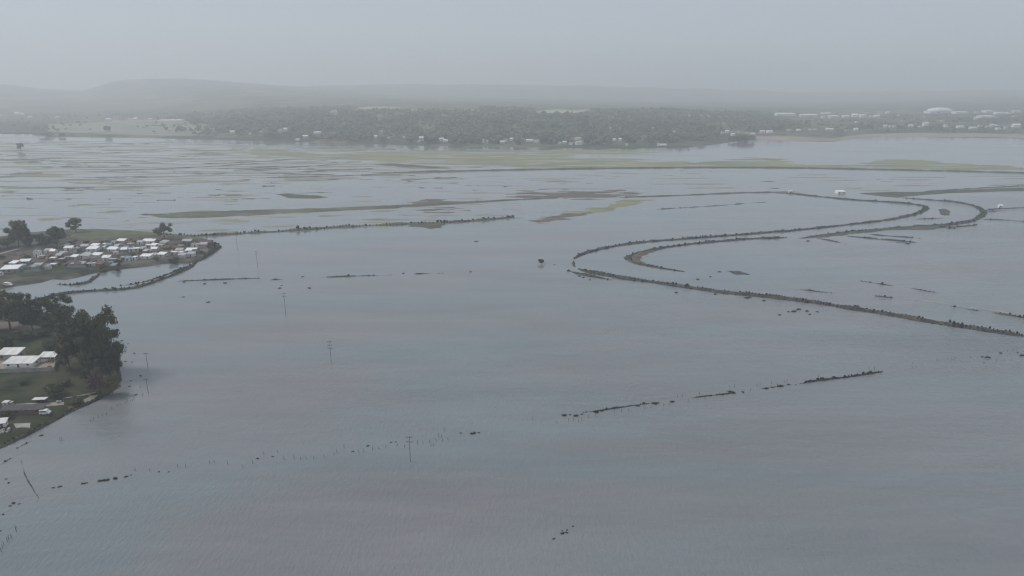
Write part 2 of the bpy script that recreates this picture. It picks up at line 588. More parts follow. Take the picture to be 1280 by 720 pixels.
# farm in the lower left corner and the village on its spit
patch('farmland', [(-160, 600), (-60, 585), (0, 561), (21, 551.5), (47, 538.6), (75, 523), (95, 512.5), (119.5, 502), (134, 493.5), (145, 486), (150, 475), (148, 455),
                   (146, 440), (130, 426), (105, 412), (80, 402), (55, 392), (40, 383), (0, 378), (-160, 372)], M['farm'], 1.5, 0.35, 1.6, 0.35, 9)
bank('shore_bank', [(-20, 568), (0, 560), (21, 550.5), (47, 537.5), (75, 522), (95, 511.5), (119, 501), (134, 492.5), (144.5, 485), (149, 475), (148, 462)], M['bank'], 2.6, 1.15, 0.7, 0, 0.9, 1.0, 400, False, 0.55)
patch('village_ground', [(-160, 376), (0, 362), (25, 357), (50, 354), (66, 349), (80, 351), (100, 346), (112, 342), (122, 339), (150, 337), (185, 333), (205, 330), (222, 329), (238, 330),
                         (254, 322), (267, 314), (272, 309), (264, 303), (250, 299), (235, 296.5), (205, 293), (160, 290), (110, 287), (90, 287), (40, 291), (0, 296), (-160, 300)],
      M['village'], 1.6, 0.3, 2.2, 0.35, 12, seed=2)
M['strip'] = mat('green_verge', (0.062, 0.082, 0.036), 0.9, 0.2, (0.125, 0.135, 0.072), 0.08, 6)
patch('meadow', [(78, 300), (85, 290), (120, 286.5), (170, 289), (215, 292), (250, 297), (262, 300), (240, 300.5), (200, 297), (150, 300), (110, 303)], M['strip'], 2.0, 0.3, 2.2, 0.3, 12, seed=5)
patch('meadow', [(10, 339), (45, 334), (105, 334), (150, 332), (160, 336), (125, 340), (100, 346), (60, 349), (20, 352), (0, 346)], M['farm'], 2.0, 0.3, 1.8, 0.25, 10, seed=6)
patch('meadow', [(2, 470), (60, 468), (100, 472), (112, 482), (80, 494), (30, 500), (-20, 500), (-20, 474)], M['meadow_dark'] if 'meadow_dark' in M else M['farm'], 1.75, 0.3, 1.6, 0.3, 6, seed=8)

# the river's levees, drowned on both sides
bank('levee', [(1300, 423), (1240, 414), (1180, 405), (1120, 394.5), (1060, 384.5), (1000, 375.5), (940, 368.5), (900, 365), (860, 359.5), (820, 353.5), (780, 348), (755, 343.5), (735, 339.5), (722, 336)],
     M['bank'], 7.5, 1.3, 0.7, 0, 1.6, 0.9, 1.0)
bank('levee', [(708, 338), (720, 341.5), (740, 345.5), (765, 350)], M['bank'], 4.5, 1.1, 0.8, 0.1, 1.6, 0.9, 2.0)
bank('levee', [(719, 333.5), (716, 330), (717, 326)], M['bank'], 4, 1.0, 1.3, 0.35, 1.6, 0.9, 2.5)
bank('levee', [(717, 324), (724, 319), (740, 313.5), (765, 308), (800, 303), (850, 299), (900, 295.5), (960, 291), (1010, 286.5), (1060, 281), (1100, 276.5), (1130, 271.5), (1150, 266), (1160, 260),
               (1154, 257), (1130, 254), (1100, 252), (1060, 249.5), (1020, 245.5), (990, 242), (968, 241.5)], M['bank'], 6.5, 1.15, 0.6, 0, 2.0, 0.8, 3.0)
bank('levee', [(858, 340), (835, 337), (812, 332.5), (796, 329), (786, 325), (786, 321), (797, 317), (815, 312.5), (840, 308), (870, 304.5), (900, 301.5), (940, 298.5), (985, 297)],
     M['bank'], 7.5, 1.1, 0.6, 0.05, 1.8, 0.8, 4.0)
patch('levee', [(781, 324), (786, 320), (798, 316), (815, 312), (828, 311), (810, 317), (802, 321), (800, 325), (806, 329), (822, 333), (800, 331), (787, 328)], M['mudflat'], 0.9, 0.28, 1.6, 0.6, 7, seed=3)
bank('levee', [(1003, 297.5), (1030, 294), (1060, 290.5), (1100, 287), (1140, 283.5), (1185, 281), (1212, 277), (1227, 271), (1231, 265), (1224, 259.5), (1208, 254.5), (1185, 251.5), (1155, 249.5), (1128, 247.5)],
     M['bank'], 8.5, 1.1, 0.6, 0, 2.0, 0.8, 5.0)
patch('levee', [(1000, 298), (1030, 293.5), (1065, 289), (1110, 285), (1150, 283), (1182, 281), (1180, 285), (1160, 287.5), (1120, 287), (1085, 290.5), (1060, 293), (1030, 297)], M['bank_green'], 0.9, 0.2, 2.0, 0.5, 12, seed=4)
for k, q in enumerate([[(1018, 297), (1040, 301), (1058, 305.5)], [(1050, 294.5), (1080, 297), (1110, 300), (1155, 304)], [(1075, 292), (1110, 295), (1152, 298)], [(1120, 303), (1140, 304.5)],
                       [(1150, 285), (1190, 284), (1225, 281)], [(1180, 286), (1200, 285)]]):
    bank('levee', q, M['bank'], 5, 0.9, 0.9, 0.15, 2.0, 0.6, 6.0 + k)
patch('mudflat', [(1173, 262), (1181, 260), (1188, 265), (1186, 269), (1178, 269)], M['bank_green'], 0.7, 0.15, 2.5, 0.3, 14, seed=5)
patch('mudflat', [(1072, 241.5), (1110, 240), (1160, 239.5), (1220, 236.5), (1300, 233), (1300, 238), (1230, 240), (1180, 242), (1135, 245.5), (1125, 247.5), (1105, 246)], M['bank_green'], 1.0, 0.12, 3.5, 0.35, 25, seed=6)
for k, q in enumerate([[(1229, 263), (1250, 261), (1300, 258.5)], [(1228, 265), (1262, 263)], [(1225, 274), (1260, 275), (1300, 279)], [(1150, 240), (1200, 236.5), (1300, 231)], [(1140, 274), (1180, 273)]]):
    bank('field_bank', q, M['bank'], 3.5, 0.8, 0.6, 0.1, 2.5, 0.3, 20.0 + k)
# drowned inner bank, lower right
bank('field_bank', [(1185, 382), (1205, 386), (1250, 392.5), (1300, 400)], M['bank'], 3.4, 0.8, 0.9, 0.12, 1.6, 0.8, 31)
bank('field_bank', [(1080, 368.5), (1110, 371.5), (1140, 375), (1185, 381)], M['bank'], 2.4, 0.7, 1.4, 0.42, 1.6, 0.4, 32)
bank('field_bank', [(985, 360.5), (1010, 363), (1046, 367)], M['bank'], 2.6, 0.7, 1.2, 0.3, 1.6, 0.5, 33)
bank('field_bank', [(1050, 347), (1080, 352), (1130, 359)], M['bank'], 2.4, 0.7, 1.5, 0.42, 1.6, 0.5, 34)
bank('field_bank', [(1136, 360), (1160, 364), (1180, 367)], M['bank'], 3.0, 0.8, 1.0, 0.15, 1.6, 0.5, 35)
patch('mudflat', [(908, 338.5), (925, 339), (940, 343.5), (918, 343)], M['bank'], 0.5, 0.2, 1.4, 0.5, 6, seed=9)
# village dyke and its field lines
bank('dyke', [(30, 377), (52, 373), (78, 367.5), (100, 365), (130, 363.5), (160, 361.5), (180, 357.5), (200, 350), (220, 343.5), (237, 335), (246, 328)], M['bank'], 4.2, 1.2, 0.5, 0, 1.4, 0.8, 41)
bank('dyke', [(150, 357), (172, 355), (200, 346.5), (222, 338.5), (238, 331)], M['bank'], 2.6, 0.9, 0.8, 0.15, 1.4, 0.6, 42)
bank('dyke', [(240, 330), (256, 322), (268, 314), (274, 309), (268, 305), (258, 303)], M['bank'], 5.0, 1.8, 0.5, 0, 1.4, 1.0, 43)
bank('dyke', [(72, 355.5), (90, 357), (110, 354), (118, 348), (127, 341)], M['bank'], 3.4, 1.2, 0.6, 0, 1.4, 0.8, 44)
bank('dyke', [(20, 352), (45, 350.5), (58, 347)], M['bank'], 3.0, 1.2, 0.6, 0, 1.4, 0.8, 45)
bank('field_bank', [(205, 353), (235, 351), (290, 349), (336, 348)], M['bank'], 1.6, 0.7, 0.8, 0.12, 1.6, 0.2, 51)
bank('field_bank', [(336, 350), (345, 349.5), (362, 349.5)], M['bank'], 2.0, 0.7, 0.8, 0.1, 1.6, 0.3, 52)
bank('field_bank', [(365, 348), (420, 346), (480, 344), (560, 341), (600, 340)], M['bank'], 1.4, 0.6, 1.4, 0.4, 1.6, 0.2, 53)
# the long green banks across the middle distance
bank('field_bank', [(190, 297), (240, 295.5), (300, 292), (350, 289.5), (385, 287), (410, 284.5), (460, 282.5), (510, 280), (545, 279), (590, 276.5), (645, 271.5)], M['marsh_dark'], 8.0, 1.5, 0.8, 0.1, 2.5, 0.9, 61, wsize=1.5)
patch('mudflat', [(185, 270), (230, 265), (330, 262), (420, 259.5), (500, 256), (600, 251), (650, 248.5), (650, 250), (600, 253.5), (500, 260), (430, 263.5), (340, 268), (260, 272), (210, 273)], M['marsh_dark'], 0.9, 0.14, 2.4, 0.5, 12, seed=11)
bank('field_bank', [(540, 255), (600, 252), (660, 249), (700, 247.5)], M['bank_green'], 5.0, 0.9, 0.6, 0.1, 3, 0.3, 62)
patch('mudflat', [(500, 279), (530, 277), (556, 279), (552, 285), (538, 286.5), (520, 283)], M['bank_green'], 0.45, 0.1, 2.2, 0.7, 8, seed=12)
patch('mudflat', [(512, 253), (545, 249.5), (580, 251), (575, 255), (530, 255)], M['mudflat'], 0.22, 0.04, 2.5, 0.9, 9, seed=13, nx=3)
patch('mudflat', [(520, 264), (545, 260), (578, 262), (560, 265.5)], M['mudflat'], 0.22, 0.04, 2.5, 0.9, 9, seed=14, nx=3)
patch('mudflat', [(642, 243), (665, 239), (720, 240), (772, 237.5), (800, 242), (770, 246), (735, 250), (690, 247.5), (655, 248)], M['mudflat'], 0.22, 0.03, 3.0, 1.0, 12, seed=15, nx=4)
patch('mudflat', [(700, 263), (740, 262.5), (768, 256), (785, 249.5), (808, 250), (795, 256), (765, 263), (740, 267), (712, 266)], M['meadow'], 0.5, 0.06, 2.5, 0.8, 11, seed=16, nx=3)
patch('mudflat', [(660, 279), (675, 273), (705, 268), (735, 266), (728, 270), (700, 276), (676, 279)], M['mudflat'], 0.25, 0.05, 2.2, 0.9, 8, seed=17, nx=3)
bank('field_bank', [(770, 247), (815, 245.5), (860, 244), (910, 241.5), (960, 240.5), (1000, 240)], M['bank_green'], 6, 1.0, 0.6, 0, 3, 0.3, 63)
bank('field_bank', [(815, 262), (850, 260), (885, 258), (930, 254.5), (965, 252)], M['bank_green'], 3.5, 0.7, 1.0, 0.25, 3, 0.3, 64)
bank('field_bank', [(170, 268), (200, 268.5), (240, 267)], M['bank_green'], 4, 0.9, 0.8, 0.1, 3, 0.3, 65)
patch('mudflat', [(344, 243), (362, 242), (395, 244.5), (411, 246.5), (395, 248.5), (362, 247.5)], M['bank_green'], 0.9, 0.1, 3.0, 0.3, 20, seed=18)
# marsh breaking through the sheet of water across the flooded plain
M['marsh'] = mat('marsh', (0.150, 0.158, 0.112), 0.9, 0.2, (0.285, 0.272, 0.222), 0.03, 6, stretch=(0.3, 1.2, 1))
patch('marsh', [(-60, 178), (120, 176), (300, 181), (420, 184), (560, 190), (640, 200), (600, 214), (470, 220), (340, 226), (200, 232), (60, 236), (-60, 236)], M['marsh'], -0.05, 0.02, 4, 1.25, 15, xstep=10, seed=41, nx=7)
patch('marsh', [(-60, 236), (100, 234), (230, 236), (300, 244), (250, 262), (170, 276), (60, 286), (-60, 290)], M['marsh'], -0.24, 0.02, 3, 1.0, 10, xstep=8, seed=42, nx=6)
patch('marsh', [(300, 224), (480, 220), (640, 219), (660, 236), (600, 250), (500, 256), (380, 260), (310, 256)], M['marsh'], -0.26, 0.02, 3, 1.0, 11, xstep=8, seed=43, nx=6)
patch('marsh', [(640, 226), (800, 216), (1000, 216), (1290, 222), (1290, 232), (1080, 239), (900, 240), (760, 236), (660, 240)], M['marsh'], -0.24, 0.02, 4, 1.0, 14, xstep=10, seed=44, nx=7)
patch('marsh', [(170, 275), (260, 271), (400, 265), (560, 259), (640, 256), (640, 268), (540, 276), (420, 281), (300, 287), (200, 290)], M['marsh'], -0.16, 0.02, 2.4, 0.95, 8, xstep=6, seed=45, nx=6)
# long bank in front of the far meadows
bank('levee', [(470, 217), (560, 214.5), (640, 212.5), (720, 211), (800, 210), (900, 209.5), (1000, 210), (1100, 212), (1190, 214), (1310, 217)], M['bank_green'], 12, 1.8, 0.4, 0, 5, 0.3, 71)
patch('meadow', [(290, 190), (330, 185.5), (400, 192.5), (470, 190), (560, 188.5), (660, 187), (740, 187), (830, 189), (800, 193), (720, 192.5), (700, 196), (780, 198), (870, 203), (930, 202), (1000, 204),
                 (1000, 209), (880, 209), (760, 210), (680, 211), (600, 206), (520, 205), (460, 200), (400, 197.5), (330, 195)], M['meadow'], 0.22, 0.03, 5, 1.0, 20, xstep=8, seed=20, nx=5)
patch('meadow', [(880, 203), (940, 197.5), (985, 199), (970, 204), (1010, 206), (1080, 204), (1110, 199), (1150, 199.5), (1195, 205), (1240, 206), (1290, 210), (1290, 213), (1190, 212), (1080, 210), (900, 208.5)], M['meadow'], 0.22, 0.03, 5, 0.9, 20, xstep=8, seed=21, nx=5)
patch('meadow', [(462, 205.5), (490, 204), (515, 206), (570, 210), (540, 211), (505, 209)], M['bank_green'], 0.8, 0.07, 4, 0.3, 30, xstep=8, seed=22)
for k, (x0, y0, x1, y1, w) in enumerate([(290, 213, 430, 205, 14), (392, 213.5, 466, 210.5, 9), (270, 211, 350, 208, 9), (320, 216, 420, 218.5, 6), (330, 222, 480, 218, 5), (250, 205, 360, 200, 10), (180, 212, 330, 204, 6)]):
    bank('field_bank', [(x0, y0), ((x0 + x1) / 2, (y0 + y1) / 2 + 0.6), (x1, y1)], M['bank_green'], w, 0.9, 0.6, 0.1, 5, 0.2, 80 + k)
# countless shoals of the flooded plain, far left
rs = random.Random(5)
for k in range(95):
    y0 = rs.uniform(178, 252)
    x0 = rs.uniform(-40, 560) * (1 if y0 < 235 else 0.75)
    L = rs.uniform(15, 110) * (1.0 if y0 < 225 else 0.5)
    dy = rs.uniform(-1.8, 0.8) * L / 60
    bank('field_bank', [(x0, y0), (x0 + L * 0.5, y0 + dy * 0.5 + rs.uniform(-.3, .3)), (x0 + L, y0 + dy)], M[rs.choice(['mudflat', 'bank_green', 'bank_green'])], rs.uniform(2.5, 8), rs.uniform(0.5, 0.9), 1.2, rs.uniform(0.08, 0.32), 4, 0.1, 100 + k)
for k in range(30):
    x0, y0 = rs.choice([(640, 232), (820, 215), (560, 235), (400, 226), (150, 240), (1100, 222), (900, 230)])
    x0 += rs.uniform(-90, 90); y0 += rs.uniform(-5, 6)
    L = rs.uniform(6, 34)
    bank('field_bank', [(x0, y0), (x0 + L * 0.5, y0 + rs.uniform(-.5, .5)), (x0 + L, y0 + rs.uniform(-.6, .6))], M[rs.choice(['mudflat', 'bank_green'])], rs.uniform(1.5, 4), rs.uniform(0.4, 0.7), 1.3, rs.uniform(0.2, 0.42), 4, 0.1, 200 + k)
# drowned field edges in front
bank('field_bank', [(26, 572), (29, 588), (36, 603), (44, 617), (48, 622), (45, 630)], M['bank'], 0.9, 0.35, 0.5, 0.02, 0.8, 0.0, 91)
bank('field_bank', [(27, 572), (40, 566), (54, 562)], M['bank'], 0.7, 0.3, 1.2, 0.16, 0.8, 0.0, 92)
bank('field_bank', [(22, 560.5), (32, 555), (43, 549.5)], M['bank'], 0.9, 0.5, 0.5, 0, 0.8, 0.5, 93, wsize=0.5)
bank('field_bank', [(-5, 585), (8, 576), (20, 570)], M['bank'], 1.6, 0.6, 0.7, 0.1, 0.8, 0.5, 94, wsize=0.5)
bank('field_bank', [(695, 521), (720, 517), (760, 511), (810, 505), (870, 496), (920, 490.5), (960, 485), (985, 482)], M['bank'], 1.2, 0.45, 1.6, 0.36, 0.9, 0.3, 95, wsize=0.5)
bank('field_bank', [(994, 481), (1012, 477.5), (1040, 474), (1075, 469), (1108, 464)], M['bank'], 1.6, 0.8, 0.5, 0.05, 0.9, 0.9, 96, wsize=0.8)
bank('field_bank', [(1112, 463), (1130, 460.5), (1165, 455)], M['bank'], 1.4, 0.5, 1.4, 0.3, 0.9, 0.4, 97, wsize=0.5)

M['silt_and_sheen'] = mat('grey_silt_and_sheen', (0.36, 0.34, 0.32), 0.8, 0.3, (0.26, 0.25, 0.24), 0.1, 5)
# pale silt in the nose; other strips paint in the water's bright sheen
bank('silt_and_sheen', [(812, 333), (803, 329), (800, 325), (806, 321), (822, 317.5)], M['silt_and_sheen'], 3.0, 0.5, 0.8, 0.05, 1.6, 0, 301)
bank('silt_and_sheen', [(1105, 370.5), (1140, 374), (1180, 379.5), (1205, 383.5), (1250, 389.5), (1300, 397)], M['silt_and_sheen'], 2.0, 0.4, 1.2, 0.10, 1.6, 0, 302)  # pale strip painting the bright water edge beside the bank
bank('silt_and_sheen', [(1070, 383), (1120, 391), (1180, 402), (1240, 411.5), (1300, 420.5)], M['silt_and_sheen'], 0.9, 0.4, 1.3, 0.14, 1.6, 0, 303)  # thin pale line painting the gleam of water along the levee

# shore beach and stubble fields of the far side
drape('beach', [(945, 170, 175), (1000, 171, 177.5), (1040, 173, 177), (1080, 168, 173), (1150, 166, 172), (1230, 167, 172), (1300, 168.5, 173.5)], M['sand'], 0.5, 60, 5)
drape('field', [(668, 140.2, 140.8), (685, 137.6, 141.8), (700, 137.0, 142.2), (716, 138.6, 142), (736, 137.0, 138.6)], M['field'], 1.0, 30, 5)
drape('field', [(447, 135.2, 136.2), (460, 133.6, 136.6), (485, 133.6, 136.4), (500, 134.6, 136)], M['field'], 1.0)
drape('field', [(510, 137.4, 138.4), (530, 136.4, 138.8), (575, 136.6, 139), (600, 138, 139)], M['field'], 1.0)
drape('field', [(606, 135.6, 136.6), (625, 135.0, 137.2), (650, 136.2, 137)], M['field'], 1.0)
drape('field', [(60, 155, 165), (140, 152, 168), (200, 151, 170), (268, 154, 170)], M['marsh'], 0.6)
drape('field', [(140, 150.5, 153), (190, 150, 153.5), (268, 152, 156)], M['sand'], 1.2)
drape('field', [(820, 144, 146), (860, 143, 146.5), (910, 144.5, 147)], M['track'], 1.0)
# ------------------------------------------------------------------ vegetation
def ico(sub=1):
    t = (1 + 5 ** 0.5) / 2
    v = [(-1, t, 0), (1, t, 0), (-1, -t, 0), (1, -t, 0), (0, -1, t), (0, 1, t), (0, -1, -t), (0, 1, -t), (t, 0, -1), (t, 0, 1), (-t, 0, -1), (-t, 0, 1)]
    v = [Vector(x).normalized() for x in v]
    f = [(0, 11, 5), (0, 5, 1), (0, 1, 7), (0, 7, 10), (0, 10, 11), (1, 5, 9), (5, 11, 4), (11, 10, 2), (10, 7, 6), (7, 1, 8), (3, 9, 4), (3, 4, 2), (3, 2, 6), (3, 6, 8), (3, 8, 9), (4, 9, 5), (2, 4, 11), (6, 2, 10), (8, 6, 7), (9, 8, 1)]
    for _ in range(sub):
        cache, nf = {}, []
        def mid(a, b):
            k = (min(a, b), max(a, b))
            if k not in cache:
                cache[k] = len(v); v.append(((v[a] + v[b]) / 2).normalized())
            return cache[k]
        for a, b, c in f:
            x, y, z = mid(a, b), mid(b, c), mid(c, a)
            nf += [(a, x, z), (b, y, x), (c, z, y), (x, y, z)]
        f = nf
    return v, f


ICO1 = ico(1)
ICO2 = ico(2)


def leaf_quads(rnd, c, r, n, size, V, Fc, squash=0.85, lo=0.55):
    """n leaf sprays scattered through the outer part of a lobe"""
    for _ in range(n):
        d = Vector((rnd.gauss(0, 1), rnd.gauss(0, 1), rnd.gauss(0, 1))).normalized()
        if d.z < -0.55: d.z *= -0.6
        k = r * (lo + (1.12 - lo) * rnd.random() ** 0.55)
        p = Vector((c[0] + d.x * k, c[1] + d.y * k, c[2] + d.z * k * squash))
        nrm = (d + Vector((rnd.gauss(0, .6), rnd.gauss(0, .6), rnd.gauss(0, .6)))).normalized()
        q = nrm.to_track_quat('Z', 'Y') @ Matrix.Rotation(rnd.uniform(0, 6.28), 3, 'Z').to_quaternion()
        s = size * rnd.uniform(0.55, 1.35)
        b = len(V)
        for ux, uy in ((-1, -.45), (0.1, -.75), (1, .1), (.2, .7), (-.7, .6)):
            V.append(p + q @ Vector((ux * s * rnd.uniform(.7, 1.1), uy * s * rnd.uniform(.7, 1.1), rnd.uniform(-.15, .15) * s)))
        Fc.append(tuple(range(b, b + 5)))


def core(rnd, c, r, V, Fc, src, squash=0.85, k=0.74):
    b = len(V)
    off = rnd.uniform(0, 50)
    for v in src[0]:
        m_ = r * k * (1 + 0.30 * noise.noise(v * 2.2 + Vector((off, 0, 0))))
        V.append(Vector((c[0] + v.x * m_, c[1] + v.y * m_, c[2] + v.z * m_ * squash)))
    Fc += [tuple(i + b for i in f) for f in src[1]]


def lobes_broad(rnd, n=13, bottom=0.22):
    """unit tree: height 1, crown about 1 wide"""
    L = []
    for i in range(n):
        h = rnd.uniform(bottom + 0.08, 0.86)
        w = 0.40 * math.sin(min(1.0, (h - bottom + 0.22) / 0.62) * math.pi * 0.62) * rnd.uniform(0.55, 1.1)
        a = i * 2.4 + rnd.uniform(-.5, .5)
        L.append((w * math.cos(a), w * math.sin(a), h, rnd.uniform(0.12, 0.22)))
    L.append((0.02, 0, 0.60, 0.24)); L.append((rnd.uniform(-.1, .1), rnd.uniform(-.1, .1), 0.85, 0.14))
    return L


def lobes_cone(rnd):
    L = []
    for i in range(12):
        h = 0.12 + 0.8 * i / 11
        w = 0.25 * (1 - h) + 0.02
        a = i * 2.4
        L.append((w * math.cos(a) * 0.8, w * math.sin(a) * 0.8, h, 0.07 + 0.20 * (1 - h)))
    return L


def lobes_round(rnd, n=8):
    L = [(0, 0, 0.42, 0.38)]
    for i in range(n):
        a = i * 2.4
        L.append((0.3 * math.cos(a), 0.3 * math.sin(a), rnd.uniform(0.25, 0.7), rnd.uniform(0.16, 0.28)))
    return L


def crown_mesh(name, seed, lobes, per, size, material, src=ICO1, k=0.74):
    rnd = random.Random(seed)
    V, Fc = [], []
    for x, y, z, r in lobes:
        core(rnd, (x, y, z), r, V, Fc, src, k=k)
        leaf_quads(rnd, (x, y, z), r, int(per * (r / 0.18) ** 2), size, V, Fc)
    return mesh(name, V, Fc, material)


def trunk_mesh(name, seed, lobes, material=None, r=0.028):
    rnd = random.Random(seed)
    b = MB()
    p0, p1 = (0, 0, -0.03), (rnd.uniform(-.02, .02), rnd.uniform(-.02, .02), 0.30)
    b.tube(p0, p1, r, r * 0.72, 8)
    p2 = (p1[0] * 2, p1[1] * 2, 0.62)
    b.tube(p1, p2, r * 0.70, r * 0.35, 7)
    for x, y, z, rr in lobes[:7]:
        t = min(0.58, max(0.2, z - 0.22))
        k = max(0.0, min(1.0, (t - 0.30) / 0.32)) if t > 0.30 else 0
        s = Vector(p1).lerp(Vector(p2), k) if t > 0.30 else Vector(p0).lerp(Vector(p1), (t + 0.03) / 0.33)
        b.tube(s, (x, y, z), r * 0.42, r * 0.12, 5)
    return b.mesh(name, material or M['bark'], True)


def lobes_ragged(rnd):
    L = [(0, 0, 0.52, 0.22), (0.06, 0.02, 0.70, 0.19), (-.12, .05, .40, .20), (.14, -.05, .42, .20)]
    for i in range(30):
        h = rnd.uniform(0.20, 0.92)
        w = 0.47 * math.sin(min(1.0, (h + 0.10) / 0.72) * math.pi * 0.60) * rnd.uniform(0.6, 1.12)
        a = i * 2.4 + rnd.uniform(-.6, .6)
        L.append((w * math.cos(a), w * math.sin(a), h, rnd.uniform(0.08, 0.16)))
    return L


TREE = {}
def proto(key, seed, lobes, per, size, leaf, src=ICO1, k=0.74, r=0.028):
    TREE[key] = (crown_mesh('crown', seed, lobes, per, size, M[leaf], src, k), trunk_mesh('trunk', seed, lobes, r=r))


for i in range(4):
    rr = random.Random(40 + i)
    proto('dark%d' % i, 40 + i, lobes_broad(rr, 15), 230, 0.024, 'leaf_dark')
    rr = random.Random(60 + i)
    proto('olive%d' % i, 60 + i, lobes_broad(rr, 13), 210, 0.024, 'leaf_olive')
for i in range(3):
    rr = random.Random(70 + i)
    proto('ragged%d' % i, 70 + i, lobes_ragged(rr), 330, 0.020, 'leaf_dark', k=0.6)
proto('cone0', 80, lobes_cone(random.Random(80)), 220, 0.022, 'leaf_dark')
for i in range(3):
    proto('bush%d' % i, 90 + i, lobes_round(random.Random(90 + i)), 90, 0.05, 'leaf_dark', r=0.02)
proto('bare0', 95, lobes_round(random.Random(95), 10), 120, 0.035, 'leaf_bare', k=0.55, r=0.02)
proto('bare1', 96, lobes_round(random.Random(96), 10), 120, 0.035, 'leaf_olive', k=0.6, r=0.02)


def tree(key, px, y_base, y_top, wpx, label, cat='tree', group=None, name=None, land=False):
    p = on_land(px, y_base) if land else at(px, y_base, 1.4)
    if not land:
        p.z = local_z(p.x, p.y)
    h = max(1.2, top_z(p, y_top) - p.z)
    w = metres(p, wpx)
    o = empty(name or 'tree', p - Vector((0, 0, 0.1)), random.uniform(0, 6.28), (w, w, h))
    tag(o, label, cat, group)
    cm, tm = TREE[key]
    link('trunk', tm, o); link('crown', cm, o)
    return o


# farm trees (front left)
G = 'trees around the flooded farm'
FT = [
    ('ragged0', 131, 462, 387, 48, 'tallest dark tree at the farm shore, its ragged crown leaning over the water'),
    ('olive0', 103, 456, 391, 46, 'broad olive green tree just left of the tallest dark shore tree'),
    ('dark2', 117, 460, 394, 40, 'dark rounded tree filling the gap between the olive tree and the tallest shore tree'),
    ('ragged1', 141, 468, 424, 26, 'low dark tree at the water edge under the tallest farm tree'),
    ('ragged2', 78, 417, 369, 38, 'dark open-crowned tree standing alone behind the olive farm tree'),
    ('ragged1', 41, 413, 366, 26, 'slender dark tree right of the big dense corner tree'),
    ('dark3', 13, 412, 361, 44, 'big dense green tree at the left edge beside the white van'),
    ('olive1', -14, 414, 362, 40, 'leafy tree cut by the left edge of the picture'),
    ('olive2', 88, 462, 424, 30, 'yellowish green tree in front of the olive tree by the farmyard wall'),
    ('dark0', 62, 412, 391, 24, 'short dark tree filling the gap left of the lone open-crowned tree'),
    ('dark1', 112, 452, 415, 26, 'mid-sized dark tree tucked below the olive crown at the farm'),
]
for k, px, yb, yt, w, lb in FT: tree(k, px, yb, yt, w, lb, 'tree', G)
G = 'shrubs around the farm'
FS = [
    ('bush0', 70, 495, 476, 22, 'dark round bush alone on the farm grass above the open shelter'),
    ('bare0', 124, 491, 457, 24, 'purplish brown bare bush at the farm shore beside the dark shore trees'),
    ('bare1', 140, 490, 461, 20, 'grey green bush at the very corner of the farm shore'),
    ('bush1', 6, 437, 417, 24, 'dark bush behind the white sheds at the left picture edge'),
    ('bush2', 82, 482, 473, 12, 'small green bush right of the dark round bush'),
    ('bush1', 30, 424, 411, 22, 'low dark bush under the slender dark farm tree'),
    ('bush0', 52, 420, 409, 20, 'low bush under the farm tree gap behind the yard'),
    ('bare1', 112, 476, 458, 18, 'olive brown bush left of the purplish bare bush'),
    ('bush2', 64, 437, 424, 18, 'rounded bush on the grass behind the framed shed'),
    ('bush2', 30, 482, 475, 9, 'tiny bush in the middle of the front pasture'),
    ('bare1', 95, 503, 494, 14, 'brownish scrub beside the fallen pale timber'),
    ('bush0', 8, 524, 512, 12, 'dark scrub beside the long dark shed'),
]
for k, px, yb, yt, w, lb in FS: tree(k, px, yb, yt, w, lb, 'bush', G, 'bush')
G = 'trees around the village'
VT = [
    ('olive3', 24, 308, 276, 24, 'broad hazy tree at the left end of the village'),
    ('cone0', 35, 307, 274.5, 20, 'tall pointed dark tree beside the broad tree at the village left end'),
    ('dark1', 72, 309, 282, 24, 'rounded dark tree behind the two-storey white village house'),
    ('dark2', 95, 291, 271.5, 17, 'compact tree on the green strip behind the village roofs'),
    ('olive1', 206, 299, 276.5, 20, 'airy tree standing at the right of the green strip behind the village'),
    ('dark0', 50, 306, 292, 14, 'short dark tree between the pointed tree and the rounded dark tree'),
    ('dark3', 58, 309, 294, 18, 'low dark tree left of the rounded dark village tree'),
    ('dark2', 10, 310, 297, 24, 'low purple-dark tree by the pale lane at the village left end'),
    ('dark1', -8, 312, 298, 26, 'low dark tree at the picture edge beside the pale lane'),
]
for k, px, yb, yt, w, lb in VT: tree(k, px, yb, yt, w, lb, 'tree', G)
rb = random.Random(9)
G = 'bushes between the village houses'
for k in range(64):
    px, y = rb.choice([(rb.uniform(85, 170), rb.uniform(303, 306)), (rb.uniform(60, 150), rb.uniform(326, 338)), (rb.uniform(170, 262), rb.uniform(303, 322)), (rb.uniform(140, 240), rb.uniform(315, 329)), (rb.uniform(0, 60), rb.uniform(318, 335))])
    tree(rb.choice(['bush0', 'bush1', 'bush2', 'bare1']), px, y, y - rb.uniform(2.5, 5), rb.uniform(4, 9), 'small dark bush growing between the houses of the flooded village', 'bush', G, 'bush')

